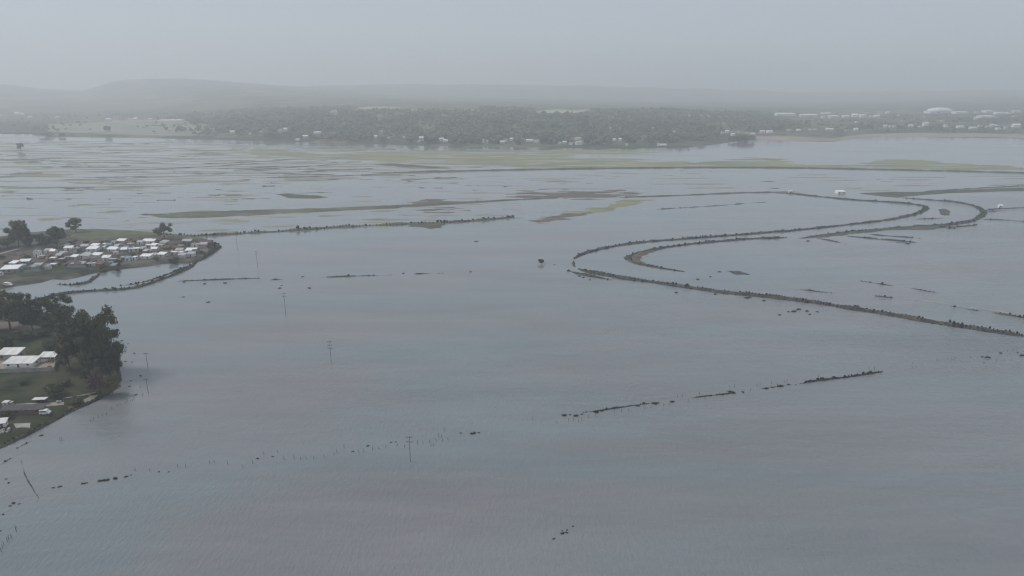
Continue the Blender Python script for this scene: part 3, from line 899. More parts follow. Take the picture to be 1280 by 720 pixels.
# far buildings: (x, y of the foot, width px, height px, style)
FAR = {
    'houses at the foot of the wooded slope': ([(470, 172.5, 4, 2.4, 'g'), (477, 165, 3, 2, 'f'), (486, 173.5, 4, 2, 'f'), (505, 173, 3.5, 2, 'f'), (527, 176, 6, 3.6, 'g'), (523.5, 178, 3, 2, 'f'), (552, 176, 6, 2.5, 'g'), (557, 177.5, 6, 2, 's'),
                                                (604, 178.5, 3.5, 4, 'f'), (609, 179, 2.5, 3, 'f'), (628, 179, 6, 2, 's'), (632, 177.5, 4, 2.2, 'f'), (639.5, 176, 4, 2.4, 'g'), (662, 176.8, 9, 1.6, 's'), (670, 178.5, 7, 3, 'f'), (700, 180, 4, 2, 'f'),
                                                (705.5, 180, 5, 2.4, 'g'), (713.5, 181, 5, 2.2, 'f'), (723, 174.5, 7, 2.4, 'f'), (723.5, 181, 8, 3.4, 'f'), (768, 176, 4, 1.8, 's'), (775, 176.5, 4, 2.4, 'g'), (783.5, 182, 4, 2, 'f'), (823, 182.5, 3, 3, 'f'), (829, 182.2, 8, 1.4, 's')],
                                               'white house at the foot of the wooded far slope'),
    'buildings scattered on the wooded slope': ([(842.5, 165.5, 3.6, 1.8, 'f'), (763, 160.5, 2.5, 1.4, 'f'), (418, 140.5, 6, 2.6, 'f'), (415, 141, 4, 1.6, 'f'), (475, 145, 3, 1.4, 'f'), (816, 160.5, 2, 1.4, 'f')], 'pale building alone among the trees of the far slope'),
    'houses left of the wooded slope': ([(291, 167, 6, 2.4, 'g'), (313, 168.5, 3.5, 2, 'f'), (326, 166, 4, 1.6, 'f'), (350, 163.5, 4, 1.6, 'f'), (357, 163, 4, 2, 'g'), (381.5, 172.3, 8, 2.2, 's'), (372, 175.5, 5, 1.4, 's'), (397, 167, 9, 1.6, 's')], 'pale house at the left end of the wooded far slope'),
    'houses on the far point': ([(903, 167, 4, 2, 'f'), (908.5, 166.5, 4.5, 2.6, 'g'), (916, 169.5, 5, 2, 's'), (923.5, 166.5, 3, 2, 'f'), (934, 167, 3, 1.4, 'f'), (941, 168, 6, 1.2, 's'), (953, 165.5, 6, 1.6, 's')], 'white house near the broad dark tree on the far point'),
    'buildings far left': ([(3, 145, 5, 1.6, 'f'), (22, 143.5, 6, 2.2, 'g'), (28, 144, 5, 1.6, 's'), (38, 147.5, 5, 1.4, 's'), (72, 147.5, 6, 1.2, 's'), (136, 150, 7, 1.6, 's'), (145.5, 149, 5, 3.4, 'f'), (163, 149.8, 5, 1.6, 'f'), (170, 149.8, 5, 1.6, 'g'), (188, 150, 5, 1.4, 's'), (214, 152, 30, 1.6, 's')], 'hazy white building in the far left plain'),
    'long sheds of the right-hand town': ([(981, 145, 25, 2.6, 's'), (1010, 146.5, 22, 2.6, 's'), (1029, 147.5, 5, 2.2, 'f'), (1042, 147.3, 13, 2, 's'), (1057, 147, 9, 1.8, 's'), (1068, 146.2, 7, 2.4, 'g'), (1078, 146.4, 8, 2.4, 's'), (1089, 146.6, 5, 2, 'f'), (1096, 146.6, 7, 2, 's'), (1084, 142.5, 4, 1.8, 'f'), (1100, 143, 5, 1.6, 'f'), (1109, 142.5, 5, 2, 'g'), (1033, 142.5, 12, 1.2, 's')], 'long white shed in the row left of the domed hall'),
    'town buildings around the domed hall': ([(1200, 142.3, 19, 2, 's'), (1221, 141.5, 6, 1.8, 'f'), (1235, 140.5, 13, 1.6, 's'), (1249, 143, 12, 2, 's'), (1261, 142, 6, 1.6, 'f'), (1270, 141, 10, 1.8, 's'), (1268, 146, 5, 1.2, 'f'), (1219.5, 149.5, 4, 2.2, 'g'), (1233, 147.5, 22, 2, 's'), (1156, 146.8, 3.5, 1.6, 'f'), (1127, 152, 3, 1.4, 'f'), (1123, 145, 3, 1.4, 'f'), (1178, 151.5, 4, 1.2, 'f')], 'white building in the town right of the domed hall'),
    'houses along the right-hand beach': ([(962, 166, 8, 1.8, 's'), (985.5, 163.5, 5, 1.4, 'f'), (998, 163.5, 5, 1.2, 's'), (1013, 162.5, 4, 1.2, 'f'), (1019, 162.5, 4, 1.2, 'f'), (1037, 162.5, 9, 1.4, 's'), (1058, 163.5, 4, 1.2, 'f'), (1069.5, 163, 5, 2, 'g'), (1070, 153.5, 2.5, 1.6, 'f'),
                                            (1106.5, 159, 4, 2, 'g'), (1113, 159, 3.5, 1.8, 'f'), (1118, 159, 4, 1.6, 'f'), (1138.5, 158.3, 6, 1.6, 's'), (1156.5, 157.5, 7, 3.2, 'g'), (1150, 159, 4, 1.2, 'f'), (1182, 159, 5, 3.2, 'f'), (1200, 160, 9, 2, 's'), (1216, 161.5, 10, 2, 's'), (1225, 158.5, 6, 2, 'f'), (1234, 159.5, 4, 2, 'f'),
                                            (1239.5, 159, 5, 2.6, 'g'), (1246, 157.5, 4, 1.4, 'f'), (1247.5, 162, 6, 2, 'f'), (1257, 161.5, 5, 2.6, 'f'), (1269.5, 159, 9, 2.6, 'g')], 'white house along the beach of the right-hand far shore'),
}
CLEAR = [q for g in FAR.values() for q in g[0]]

# wooded slope of the far shore
far_proto = []
for i in range(5):
    rnd = random.Random(300 + i)
    V, Fc, mi = [], [], []
    L = [(0, 0, 0.58, 0.36)] + [(0.28 * math.cos(a), 0.28 * math.sin(a), rnd.uniform(.35, .75), rnd.uniform(.18, .26)) for a in (0.3, 1.7, 3.0, 4.4, 5.5)]
    for x, y, z, r in L:
        core(rnd, (x, y, z), r, V, Fc, ico(0), k=0.8)
        leaf_quads(rnd, (x, y, z), r, 7, 0.10, V, Fc)
    nleaf = len(Fc)
    b = MB(); b.tube((0, 0, -0.05), (0, 0, 0.4), 0.035, 0.02, 5)
    o_ = len(V); V += [Vector(v) for v in b.v]; Fc += [tuple(j + o_ for j in f) for f in b.f]
    far_proto.append((V, Fc, nleaf))
far_mesh = [mesh('far_tree', V, F_, [M['leaf_forest'], M['bark']], False, [0] * nl + [1] * (len(F_) - nl)) for V, F_, nl in far_proto]
far_np = [(np.array([tuple(v) for v in V[:]]), F_[:nl]) for V, F_, nl in far_proto]
cand = []
rf = random.Random(77)
woods_front = interp([(200, 170), (285, 172), (380, 176), (460, 179), (560, 181), (680, 182.5), (780, 182.5), (850, 180), (880, 177), (925, 171), (960, 168), (1280, 160)])


def field_here(px, py):
    return (668 < px < 737 and 136.5 < py < 142.4) or (445 < px < 600 and 133.4 < py < 139.2)


for _ in range(15000):
    px = rf.uniform(190, 1010)
    p0 = at(px, woods_front(px))
    d = p0.y + (2850 - p0.y) * rf.random() ** 1.15
    x = p0.x / p0.y * d
    dens = 0.50 + 1.1 * fbm(x, d, 160, 12.0)
    edge = min(1.0, max(0.0, (px - 200) / 110.0)) * min(1.0, max(0.0, (1010 - px) / 90.0))
    if d < p0.y + 350 and 285 < px < 900: dens += 0.25
    if rf.random() > dens * edge: continue
    z = ground_z(x, d)
    q = Vector((x, d, z))
    ppy = 360 - F * ((d * sp_ * 0 + (z - CAM_H) * cp + d * sp_) / (d * cp - (z - CAM_H) * sp_))
    if field_here(px, ppy): continue
    ppx = 640 + F * x / (d * cp - (z - CAM_H) * sp_)
    if any(abs(ppx - h_[0]) < h_[2] / 2 + 2.6 and -0.8 < ppy - h_[1] < 6.5 for h_ in CLEAR): continue
    cand.append((d, x, z, rf.choice([6, 8, 9, 10, 11, 13, 16]) * rf.uniform(.85, 1.15), rf.uniform(0.7, 1.15), rf.randrange(5), rf.uniform(0, 6.28)))
cand.sort()
for d, x, z, h, w, k, a in cand[:240]:
    o = link('tree', far_mesh[k], None, (x, d, z - 0.2), a, (h * w, h * w, h))
    tag(o, 'hazy grey green tree on the front edge of the wooded slope beyond the flood', 'tree', 'front trees of the wooded far slope')
AV, AF, base = [], [], 0
for d, x, z, h, w, k, a in cand[240:]:
    v, f = far_np[k]
    c_, s_ = math.cos(a), math.sin(a)
    q = np.stack([(v[:, 0] * c_ - v[:, 1] * s_) * h * w + x, (v[:, 0] * s_ + v[:, 1] * c_) * h * w + d, v[:, 2] * h + z - 0.2], 1)
    AV.append(q); AF += [tuple(i + base for i in t) for t in f]; base += len(v)
if AV:
    o = link('woods', mesh('woods', np.concatenate(AV).tolist(), AF, M['leaf_forest']))
    tag(o, 'dense hazy wood covering the low slope beyond the flood', 'wood', None, 'stuff')
# scattered trees of the right and left far plain, one mass
AV, AF, base = [], [], 0
for _ in range(1900):
    if rf.random() < 0.66: px, py = rf.uniform(930, 1300), rf.choice([rf.uniform(140, 166), rf.uniform(148, 162)])
    else: px, py = rf.uniform(-30, 300), rf.choice([rf.uniform(142, 150), rf.uniform(150, 166)])
    p = on_land(px, py)
    if fbm(p.x, p.y, 130, 31) < (0.02 if px > 600 else 0.2) or p.y > 4200: continue
    if any(abs(px - h_[0]) < h_[2] / 2 + 2.2 and -0.6 < py - h_[1] < 4.5 for h_ in CLEAR): continue
    h = rf.uniform(5, 10)
    v, f = far_np[rf.randrange(5)]
    q = np.stack([v[:, 0] * h * 1.1 + p.x, v[:, 1] * h * 1.1 + p.y, v[:, 2] * h + p.z - 0.3], 1)
    AV.append(q); AF += [tuple(i + base for i in t) for t in f]; base += len(v)
o = link('treeline', mesh('treeline', np.concatenate(AV).tolist(), AF, M['leaf_forest']))
tag(o, 'scattered hazy tree cover among the far fields and towns', 'tree cover', None, 'stuff')
G = 'lone far trees'
for k, px, yb, yt, w, lb, ld in [('dark1', 26, 187, 178, 8, 'lone dark tree standing in the flooded plain at the far left', False),
                                 ('dark2', 58, 171, 165, 18, 'wide hazy tree clump on the far left shore', True),
                                 ('dark0', 78, 171, 166.5, 8, 'small hazy tree right of the wide clump on the far left shore', True),
                                 ('dark3', 135, 165, 157, 9, 'hazy tree in the pale far left fields', True),
                                 ('olive2', 932, 178, 168.5, 26, 'broad dark tree on the point of the wooded far shore', True),
                                 ('dark2', 918, 176, 169.5, 14, 'smaller dark tree at the left of the broad tree on the far point', True),
                                 ('bush0', 676.5, 327.5, 322.5, 7, 'lone dark bush drowned in open water left of the looping levee', False)]:
    tree(k, px, yb, yt, w, lb, 'bush' if k == 'bush0' else 'tree', None, 'bush' if k == 'bush0' else 'tree', ld)

# tufts of weeds on the banks, one mass
V, Fc = [], []
rw = random.Random(3)
for x, y, z, s in WEEDS:
    far = y > 800
    for _ in range(2 if far else 5):
        a = rw.uniform(0, 6.28); hh = s * rw.uniform(0.5, 1.25); ww = s * rw.uniform(0.25, 0.6)
        ox, oy = rw.uniform(-.5, .5) * s, rw.uniform(-.5, .5) * s
        c_, s_ = math.cos(a) * ww, math.sin(a) * ww
        lean = rw.uniform(-.3, .3) * s
        b = len(V)
        V += [(x + ox - c_, y + oy - s_, z - 0.15), (x + ox + c_, y + oy + s_, z - 0.15), (x + ox + c_ * .8 + lean, y + oy + s_ * .8, z + hh * .75), (x + ox + lean, y + oy + lean, z + hh), (x + ox - c_ * .9 + lean, y + oy - s_ * .9, z + hh * .6)]
        Fc.append((b, b + 1, b + 2, b + 3, b + 4))
tag(link('weeds', mesh('weeds', V, Fc, M['weeds'])), 'rough dark weeds growing along the drowned banks', 'weeds', None, 'stuff')
# ------------------------------------------------------------------ buildings
ORD = ['first', 'second', 'third', 'fourth', 'fifth', 'sixth', 'seventh', 'eighth', 'ninth', 'tenth', 'eleventh', 'twelfth', 'thirteenth', 'fourteenth', 'fifteenth', 'sixteenth', 'seventeenth', 'eighteenth', 'nineteenth', 'twentieth',
       'twenty-first', 'twenty-second', 'twenty-third', 'twenty-fourth', 'twenty-fifth', 'twenty-sixth', 'twenty-seventh', 'twenty-eighth', 'twenty-ninth', 'thirtieth']


def building(p, w, dpt, h, rz, wall, roof, style, label, cat='house', group=None, name='house', detail=True, seed=0):
    rnd = random.Random(seed)
    o = empty(name, p, rz)
    tag(o, label, cat, group)
    hw, hd = w / 2, dpt / 2
    b = MB(); rf_ = MB()
    if style == 'flat':
        b.box(-hw, hw, -hd, hd, -0.8, h)
        rf_.box(-hw - 0.15, hw + 0.15, -hd - 0.2, hd + 0.15, h + 0.002, h + 0.22)
        if detail and w > 4:       # water tank on the roof slab
            tx = rnd.uniform(-hw * .5, hw * .5)
            rf_.tube((tx, hd * .3, h + 0.22), (tx, hd * .3, h + 1.2), 0.5, 0.45, 8)
    elif style == 'shed':
        b.add([(-hw, -hd, -.8), (hw, -hd, -.8), (hw, hd, -.8), (-hw, hd, -.8), (-hw, -hd, h), (hw, -hd, h), (hw, hd, h * 1.25 + .3), (-hw, hd, h * 1.25 + .3)],
              [(3, 2, 1, 0), (4, 5, 6, 7), (0, 1, 5, 4), (1, 2, 6, 5), (2, 3, 7, 6), (3, 0, 4, 7)])
        z0, z1 = h, h * 1.25 + .3
        e = .35
        sl = (z1 - z0) / dpt
        ya, yb = -hd - e, hd + e
        za, zb = z0 - e * sl + .01, z1 + e * sl + .01
        rf_.add([(-hw - e, ya, za), (hw + e, ya, za), (hw + e, yb, zb), (-hw - e, yb, zb), (-hw - e, ya, za + .12), (hw + e, ya, za + .12), (hw + e, yb, zb + .12), (-hw - e, yb, zb + .12)],
                [(3, 2, 1, 0), (4, 5, 6, 7), (0, 1, 5, 4), (1, 2, 6, 5), (2, 3, 7, 6), (3, 0, 4, 7)])
    elif style == 'gable':
        rise = min(dpt * 0.3, h * 0.6)
        b.add([(-hw, -hd, -.8), (hw, -hd, -.8), (hw, hd, -.8), (-hw, hd, -.8), (-hw, -hd, h), (hw, -hd, h), (hw, hd, h), (-hw, hd, h), (-hw, 0, h + rise), (hw, 0, h + rise)],
              [(3, 2, 1, 0), (0, 1, 5, 4), (1, 2, 6, 9, 5), (2, 3, 7, 6), (3, 0, 4, 8, 7), (4, 5, 9, 8), (6, 7, 8, 9)])
        e = .4
        ze = h - e * rise / hd
        rf_.add([(-hw - e, -hd - e, ze + .01), (hw + e, -hd - e, ze + .01), (hw + e, 0, h + rise + .01), (-hw - e, 0, h + rise + .01), (hw + e, hd + e, ze + .01), (-hw - e, hd + e, ze + .01),
                 (-hw - e, -hd - e, ze + .13), (hw + e, -hd - e, ze + .13), (hw + e, 0, h + rise + .13), (-hw - e, 0, h + rise + .13), (hw + e, hd + e, ze + .13), (-hw - e, hd + e, ze + .13)],
                [(3, 2, 1, 0), (5, 4, 2, 3), (6, 7, 8, 9), (9, 8, 10, 11), (0, 1, 7, 6), (4, 5, 11, 10), (1, 2, 8, 7), (2, 4, 10, 8), (3, 0, 6, 9), (5, 3, 9, 11)])
    elif style == 'dome':
        b.box(-hw, hw, -hd, hd, -1, h)
        n, m_ = 20, 6
        vs, fs = [], []
        rise = w * 0.15
        for j in range(m_ + 1):
            ph = j / m_ * math.pi / 2
            for i in range(n):
                t = 2 * math.pi * i / n
                vs.append((hw * 1.04 * math.cos(ph) * math.cos(t), hd * 1.04 * math.cos(ph) * math.sin(t), h + .02 + rise * math.sin(ph)))
        for j in range(m_):
            for i in range(n):
                fs.append((j * n + i, j * n + (i + 1) % n, (j + 1) * n + (i + 1) % n, (j + 1) * n + i))
        rf_.add(vs, fs + [tuple(range(n))[::-1]])
    link('wall', b.mesh('wall', M[wall]), o)
    link('roof', rf_.mesh('roof', M[roof], style == 'dome'), o)
    if detail:
        n = max(1, int(w / 3.2))
        di = rnd.randrange(n)
        for i in range(n):
            cx = -hw + w * (i + .5) / n
            q = MB()
            if i == di:
                q.box(cx - .45, cx + .45, -hd - .03, -hd + .05, 0, min(2.0, h - .3))
                link('door', q.mesh('door', M['door']), o)
            else:
                q.box(cx - .55, cx + .55, -hd - .03, -hd + .05, .9, min(2.0, h - .35))
                link('window', q.mesh('window', M['dark']), o)
        q = MB(); q.box(hw - .05, hw + .03, -.6, .6, .9, min(2.0, h - .35))
        link('window', q.mesh('window', M['dark']), o)
    return o


WORDS = {'white': 'white', 'cream': 'cream', 'pink': 'pinkish', 'grey': 'grey block', 'brick': 'brown brick', 'roof_white': 'pale', 'roof_grey': 'grey', 'roof_tan': 'tan', 'roof_brown': 'brown', 'roof_red': 'dull red', 'blue': 'blue', 'concrete': 'concrete'}
# the flooded village: (pixel x, pixel y of the wall foot, width px, wall height px, wall, roof, style)
VIL = {
    'back row': [(85, 313, 11, 3, 'white', 'roof_white', 'shed'), (94, 314, 8, 3, 'cream', 'roof_white', 'flat'), (106, 310.5, 10, 3, 'white', 'roof_white', 'gable'), (118, 310, 11, 2.6, 'cream', 'roof_white', 'shed'),
                 (130.5, 308, 4, 3, 'white', 'roof_white', 'flat'), (142, 306, 5, 4, 'white', 'roof_grey', 'flat'), (151, 304, 12, 2.5, 'white', 'roof_white', 'shed'), (154, 309.5, 5, 3, 'pink', 'roof_red', 'flat'),
                 (163, 308, 9, 3.2, 'pink', 'roof_white', 'flat'), (160, 303, 8, 3, 'brick', 'roof_brown', 'gable'), (175, 305.5, 8, 3, 'white', 'roof_white', 'shed'), (185, 304.5, 17, 3, 'white', 'roof_white', 'shed'),
                 (196, 303, 12, 3, 'brick', 'roof_brown', 'gable'), (205, 306, 10, 2.6, 'cream', 'roof_grey', 'shed'), (219, 307, 19, 2.5, 'brick', 'roof_brown', 'gable'), (243.5, 309.5, 11, 4, 'white', 'roof_white', 'flat'),
                 (256, 306, 17, 2.5, 'brick', 'roof_brown', 'gable'), (233, 304.5, 12, 2, 'grey', 'roof_grey', 'shed'), (170, 303.5, 8, 2.6, 'brick', 'roof_brown', 'shed')],
    'middle row': [(115, 314, 14, 3, 'white', 'roof_white', 'shed'), (129, 311.5, 7, 3, 'white', 'roof_white', 'flat'), (142, 314, 14, 3, 'white', 'roof_white', 'gable'), (144.5, 319, 6, 3.6, 'white', 'roof_white', 'flat'),
                   (155, 315, 8, 2.6, 'grey', 'roof_white', 'shed'), (167, 315, 13, 4, 'cream', 'roof_white', 'flat'), (178, 314, 7, 3, 'white', 'roof_grey', 'shed'), (185, 309.5, 6, 3, 'pink', 'roof_white', 'flat'),
                   (193, 314.5, 9, 4, 'white', 'roof_white', 'gable'), (192, 309.5, 8, 2.6, 'white', 'roof_white', 'shed'), (201, 309.5, 7, 3, 'cream', 'roof_white', 'flat'), (208, 312.5, 9, 3, 'brick', 'roof_brown', 'shed'),
                   (221, 312.5, 14, 2.5, 'brick', 'roof_brown', 'gable'), (238, 316, 14, 3, 'white', 'roof_white', 'shed'), (252, 313, 10, 2.6, 'brick', 'roof_brown', 'shed')],
    'front row': [(84, 324.5, 7, 2.6, 'grey', 'roof_grey', 'flat'), (93, 324, 9, 2.6, 'cream', 'roof_white', 'shed'), (106, 323, 14, 2.2, 'cream', 'roof_grey', 'shed'), (120, 322, 13, 2.2, 'cream', 'roof_white', 'shed'), (132.5, 326, 10, 4, 'white', 'roof_white', 'shed'),
                  (153.5, 325, 4, 3.6, 'white', 'roof_white', 'flat'), (160, 326, 7, 2.6, 'white', 'blue', 'shed'), (168.5, 325, 5, 3.6, 'white', 'roof_white', 'flat'), (182, 323.5, 14, 3, 'white', 'roof_white', 'shed'),
                  (202, 321, 11, 2.6, 'cream', 'roof_white', 'shed'), (216, 318.5, 11, 3, 'cream', 'roof_white', 'flat'), (226.5, 319.5, 6, 4.5, 'white', 'roof_white', 'flat'), (238.5, 320.5, 10, 2.6, 'white', 'roof_white', 'shed'),
                  (91, 333, 5, 2.4, 'grey', 'roof_white', 'flat'), (101, 333, 9, 2.6, 'grey', 'roof_grey', 'shed'), (113.5, 333, 11, 3, 'cream', 'roof_white', 'flat'), (125, 334, 9, 2.6, 'brick', 'roof_red', 'shed')],
    'left end': [(46.5, 321, 8, 7, 'white', 'roof_white', 'flat'), (60, 316, 9, 2.6, 'white', 'roof_white', 'shed'), (67, 318, 7, 4.5, 'white', 'roof_white', 'gable'), (66, 326, 8, 3.4, 'pink', 'roof_white', 'flat'),
                 (50, 331, 20, 3, 'brick', 'roof_brown', 'gable'), (66, 334, 8, 3, 'cream', 'roof_white', 'flat'), (46, 336, 11, 3, 'grey', 'roof_grey', 'shed'), (30, 330, 13, 3, 'grey', 'roof_white', 'shed'),
                 (17, 332, 10, 3, 'grey', 'roof_white', 'shed'), (12, 341, 22, 5, 'grey', 'roof_white', 'shed'), (-1, 345, 6, 3, 'white', 'roof_white', 'flat'), (78, 320, 9, 2.6, 'brick', 'roof_grey', 'shed'), (77, 327, 7, 3, 'brick', 'roof_grey', 'flat')],
}
seed = 0
for row, items in VIL.items():
    items = sorted(items)
    for i, (px, py, w, hp, wall, roof, style) in enumerate(items):
        seed += 1
        if roof == 'roof_white' and w < 13: roof = ['roof_white', 'roof_grey', 'roof_white', 'roof_tan', 'roof_white', 'roof_white'][(seed * 5 + int(px)) % 6]
        w *= 0.86
        p = at(px, py, 1.5)
        p.z = max(0.3, local_z(p.x, p.y))
        W_ = metres(p, w)
        H_ = max(1.9, metres(p, hp))
        rr = random.Random(seed)
        ww = {'flat': 'flat', 'shed': 'sloping', 'gable': 'gabled'}[style]
        place = ('%s from left in the village %s' % (ORD[i], row)) if row != 'left end' else ('%s from left at the village left end' % ORD[i])
        lb = '%s house with %s %s roof, %s' % (WORDS[wall], ww, WORDS[roof], place)
        building(p + Vector((0, W_ * .25, 0)), W_, min(9, max(3.5, W_ * rr.uniform(.55, .9))), H_, R(rr.uniform(-14, 14)), wall, roof, style, lb, 'house', 'houses of the flooded village', 'house', True, seed)

# shacks and yard walls between the houses
ro = random.Random(21)
SH = []
for x0, x1, y0, y1, n in [(84, 150, 306, 317, 18), (150, 210, 305, 321, 18), (205, 262, 306, 322, 16), (80, 150, 318, 334, 12), (20, 80, 320, 338, 13)]:
    SH += [(ro.uniform(x0, x1), ro.uniform(y0, y1)) for _ in range(n)]
SH.sort()
for i, (px, py) in enumerate(SH):
    p = at(px, py, 1.5); z = local_z(p.x, p.y)
    if z < 0.4: continue
    p.z = z
    building(p, ro.uniform(2.5, 5.5), ro.uniform(2.2, 3.5), ro.uniform(1.7, 2.3), R(ro.uniform(-25, 25)), ro.choice(['brick', 'grey', 'grey', 'cream']), ro.choice(['roof_brown', 'roof_grey', 'roof_dark', 'roof_brown', 'blue']), ro.choice(['flat', 'shed', 'shed']),
             'small dull shack squeezed between the houses of the flooded village', 'shack', 'shacks between the village houses', 'shack', False, 700 + i)
for i, (px0, y0, px1, y1, m_, lb) in enumerate([
        (103, 324.5, 122, 322.5, 'cream', 'long pale yard wall in front of the village front row'), (136, 322, 150, 321, 'brick', 'brown yard wall left of the two small white cubes in the village'),
        (84, 336, 108, 335.5, 'grey', 'grey yard wall along the green strip below the village'), (30, 342, 52, 340, 'grey', 'grey block wall beside the long pale roof at the village left end'),
        (52, 323, 78, 320.5, 'grey', 'low grey wall behind the big brown gabled village house'), (172, 318, 190, 317, 'brick', 'brown wall across the middle of the village'),
        (204, 316, 222, 314.5, 'brick', 'brown wall below the wide brown gable near the village tip'), (228, 312, 250, 311, 'grey', 'grey wall behind the white houses at the village tip')]):
    p0, p1 = at(px0, y0, 1.5), at(px1, y1, 1.5)
    p0.z = p1.z = max(.5, min(local_z(p0.x, p0.y), local_z(p1.x, p1.y)))
    d = (p1 - p0).normalized(); nn = Vector((-d.y, d.x, 0)) * .1
    q = MB(); vs = [p0 - nn, p1 - nn, p1 + nn, p0 + nn]
    q.add([(v.x, v.y, v.z - .8) for v in vs] + [(v.x, v.y, v.z + 1.7) for v in vs], [(3, 2, 1, 0), (4, 5, 6, 7), (0, 1, 5, 4), (1, 2, 6, 5), (2, 3, 7, 6), (3, 0, 4, 7)])
    tag(link('wall', q.mesh('wall', M[m_])), lb, 'wall', 'yard walls of the village')

# far buildings: (x, y of the foot, width px, height px, style)
for grp, (items, lb) in FAR.items():
    items = sorted(items)
    for i, (px, py, w, hp, st) in enumerate(items):
        seed += 1
        rr = random.Random(seed)
        p = on_land(px, py)
        W_ = metres(p, w * 0.92); H_ = max(2.8, metres(p, hp * 1.1))
        style = {'f': 'flat', 's': 'shed', 'g': 'gable'}[st]
        dm = 'left' 
        building(p, W_, max(6, min(25, W_ * rr.uniform(.5, .8))), H_, R(rr.uniform(-10, 10)), rr.choice(['white', 'white', 'white', 'cream']), 'roof_white', style, '%s, %s from the left' % (lb, ORD[i]), 'building' if w > 8 else 'house', grp, 'warehouse' if w > 8 else 'house', False, seed)
p = on_land(1174, 141.5)
building(p, metres(p, 31), 50, metres(p, 2.4), 0, 'white', 'roof_white', 'dome', 'large white hall under a shallow dome roof in the far town', 'hall', None, 'domed_hall', False, 3)
p = at(1050, 241.5)
building(p, metres(p, 10), 7, 2.2, R(4), 'white', 'roof_white', 'shed', 'white shed alone on the flooded bank beyond the river loop', 'shed', None, 'shed', True, 4)
p = at(988, 241, 0.4)
building(p, metres(p, 5), 4, 2, R(-6), 'cream', 'roof_white', 'flat', 'tiny pale hut on the bank left of the lone white shed', 'hut', None, 'hut', True, 5)
p = at(1250, 259, 0.4)
building(p, 3.4, 3, 2.0, R(-6), 'white', 'roof_white', 'gable', 'tiny white hut on the field bank at the right picture edge', 'hut', None, 'hut', True, 6)

# ---- the farmyard
def farm_at(px, py):
    p = at(px, py, 1.5)
    p.z = local_z(p.x, p.y)
    return p


p = farm_at(9, 450); building(p + Vector((0, 3, 0)), metres(p, 25), 6, 2.6, R(3), 'grey', 'roof_pale', 'shed', 'rear shed with white roof in the walled farmyard', 'shed', 'farmyard sheds', 'shed', True, 901)
p = farm_at(23, 459.5); building(p + Vector((0, 3, 0)), metres(p, 35), 6.4, 2.0, R(3), 'white', 'roof_pale', 'shed', 'long front shed with white roof in the walled farmyard', 'shed', 'farmyard sheds', 'shed', True, 902)
# framed lean-to
p = farm_at(59, 453)
t = empty('lean_to', p + Vector((0, 2.2, 0)), R(4))
tag(t, 'open timber-framed lean-to with pale roof at the farmyard corner', 'lean-to')
hw = metres(p, 20) / 2
q = MB(); q.box(-hw, hw, 2.0, 2.25, -.5, 2.7); link('wall', q.mesh('wall', M['grey']), t)
q = MB(); q.add([(-hw - .2, -2.6, 2.5), (hw + .2, -2.6, 2.5), (hw + .2, 2.5, 3.3), (-hw - .2, 2.5, 3.3), (-hw - .2, -2.6, 2.64), (hw + .2, -2.6, 2.64), (hw + .2, 2.5, 3.44), (-hw - .2, 2.5, 3.44)], [(3, 2, 1, 0), (4, 5, 6, 7), (0, 1, 5, 4), (1, 2, 6, 5), (2, 3, 7, 6), (3, 0, 4, 7)])
link('roof', q.mesh('roof', M['roof_pale']), t)
for k in range(5):
    x = -hw + .1 + (2 * hw - .2) * k / 4
    q = MB(); q.box(x - .1, x + .1, -2.4, -2.2, -.5, 2.49); link('post', q.mesh('post', M['cream']), t)
q = MB()
for k in range(2, 4):
    x = -hw + .1 + (2 * hw - .2) * k / 4; x2 = -hw + .1 + (2 * hw - .2) * (k + 1) / 4
    q.tube((x, -2.45, .1), (x2, -2.45, 2.3), .07, .07, 5)
link('brace', q.mesh('brace', M['cream']), t)
# perimeter wall
a, b_ = farm_at(-30, 467), farm_at(68, 464)
c_ = farm_at(71, 448)
t = empty('wall', a); t.location = (0, 0, 0)
tag(t, 'pale concrete wall around the farmyard on the front pasture', 'wall')


def wall_run(p0, p1, h, th, name, par, m_):
    L = (p1 - p0).length
    n = max(2, int(L / 3))
    d = (p1 - p0).normalized(); nn = Vector((-d.y, d.x, 0)) * th / 2
    z = max(p0.z, p1.z)
    q = MB()
    vs = [p0 + nn, p1 + nn, p1 - nn, p0 - nn]
    q.add([(v.x, v.y, z - 1.0) for v in vs] + [(v.x, v.y, z + h) for v in vs], [(3, 2, 1, 0)[::-1], (4, 5, 6, 7)[::-1], (0, 1, 5, 4)[::-1], (1, 2, 6, 5)[::-1], (2, 3, 7, 6)[::-1], (3, 0, 4, 7)[::-1]])
    link(name, q.mesh(name, m_), par)
    for k in range(n + 1):
        c = p0.lerp(p1, k / n)
        q = MB(); q.box(c.x - .16, c.x + .16, c.y - .16, c.y + .16, z - .9, z + h + .12)
        link('pier', q.mesh('pier', m_), par)


wall_run(a, b_, 1.9, .2, 'wall_panel', t, M['concrete'])
wall_run(b_ + Vector((0, .3, 0)), c_, 1.9, .2, 'wall_panel', t, M['concrete'])
# yard slab
q = MB(); pts = [farm_at(-30, 466), farm_at(67, 463.3), farm_at(70, 449), farm_at(-30, 452)]
zz = max(v.z for v in pts) + .05
tag(link('yard', mesh('yard', [(v.x, v.y, zz) for v in pts], [(0, 1, 2, 3)], M['track'])), kind='structure')


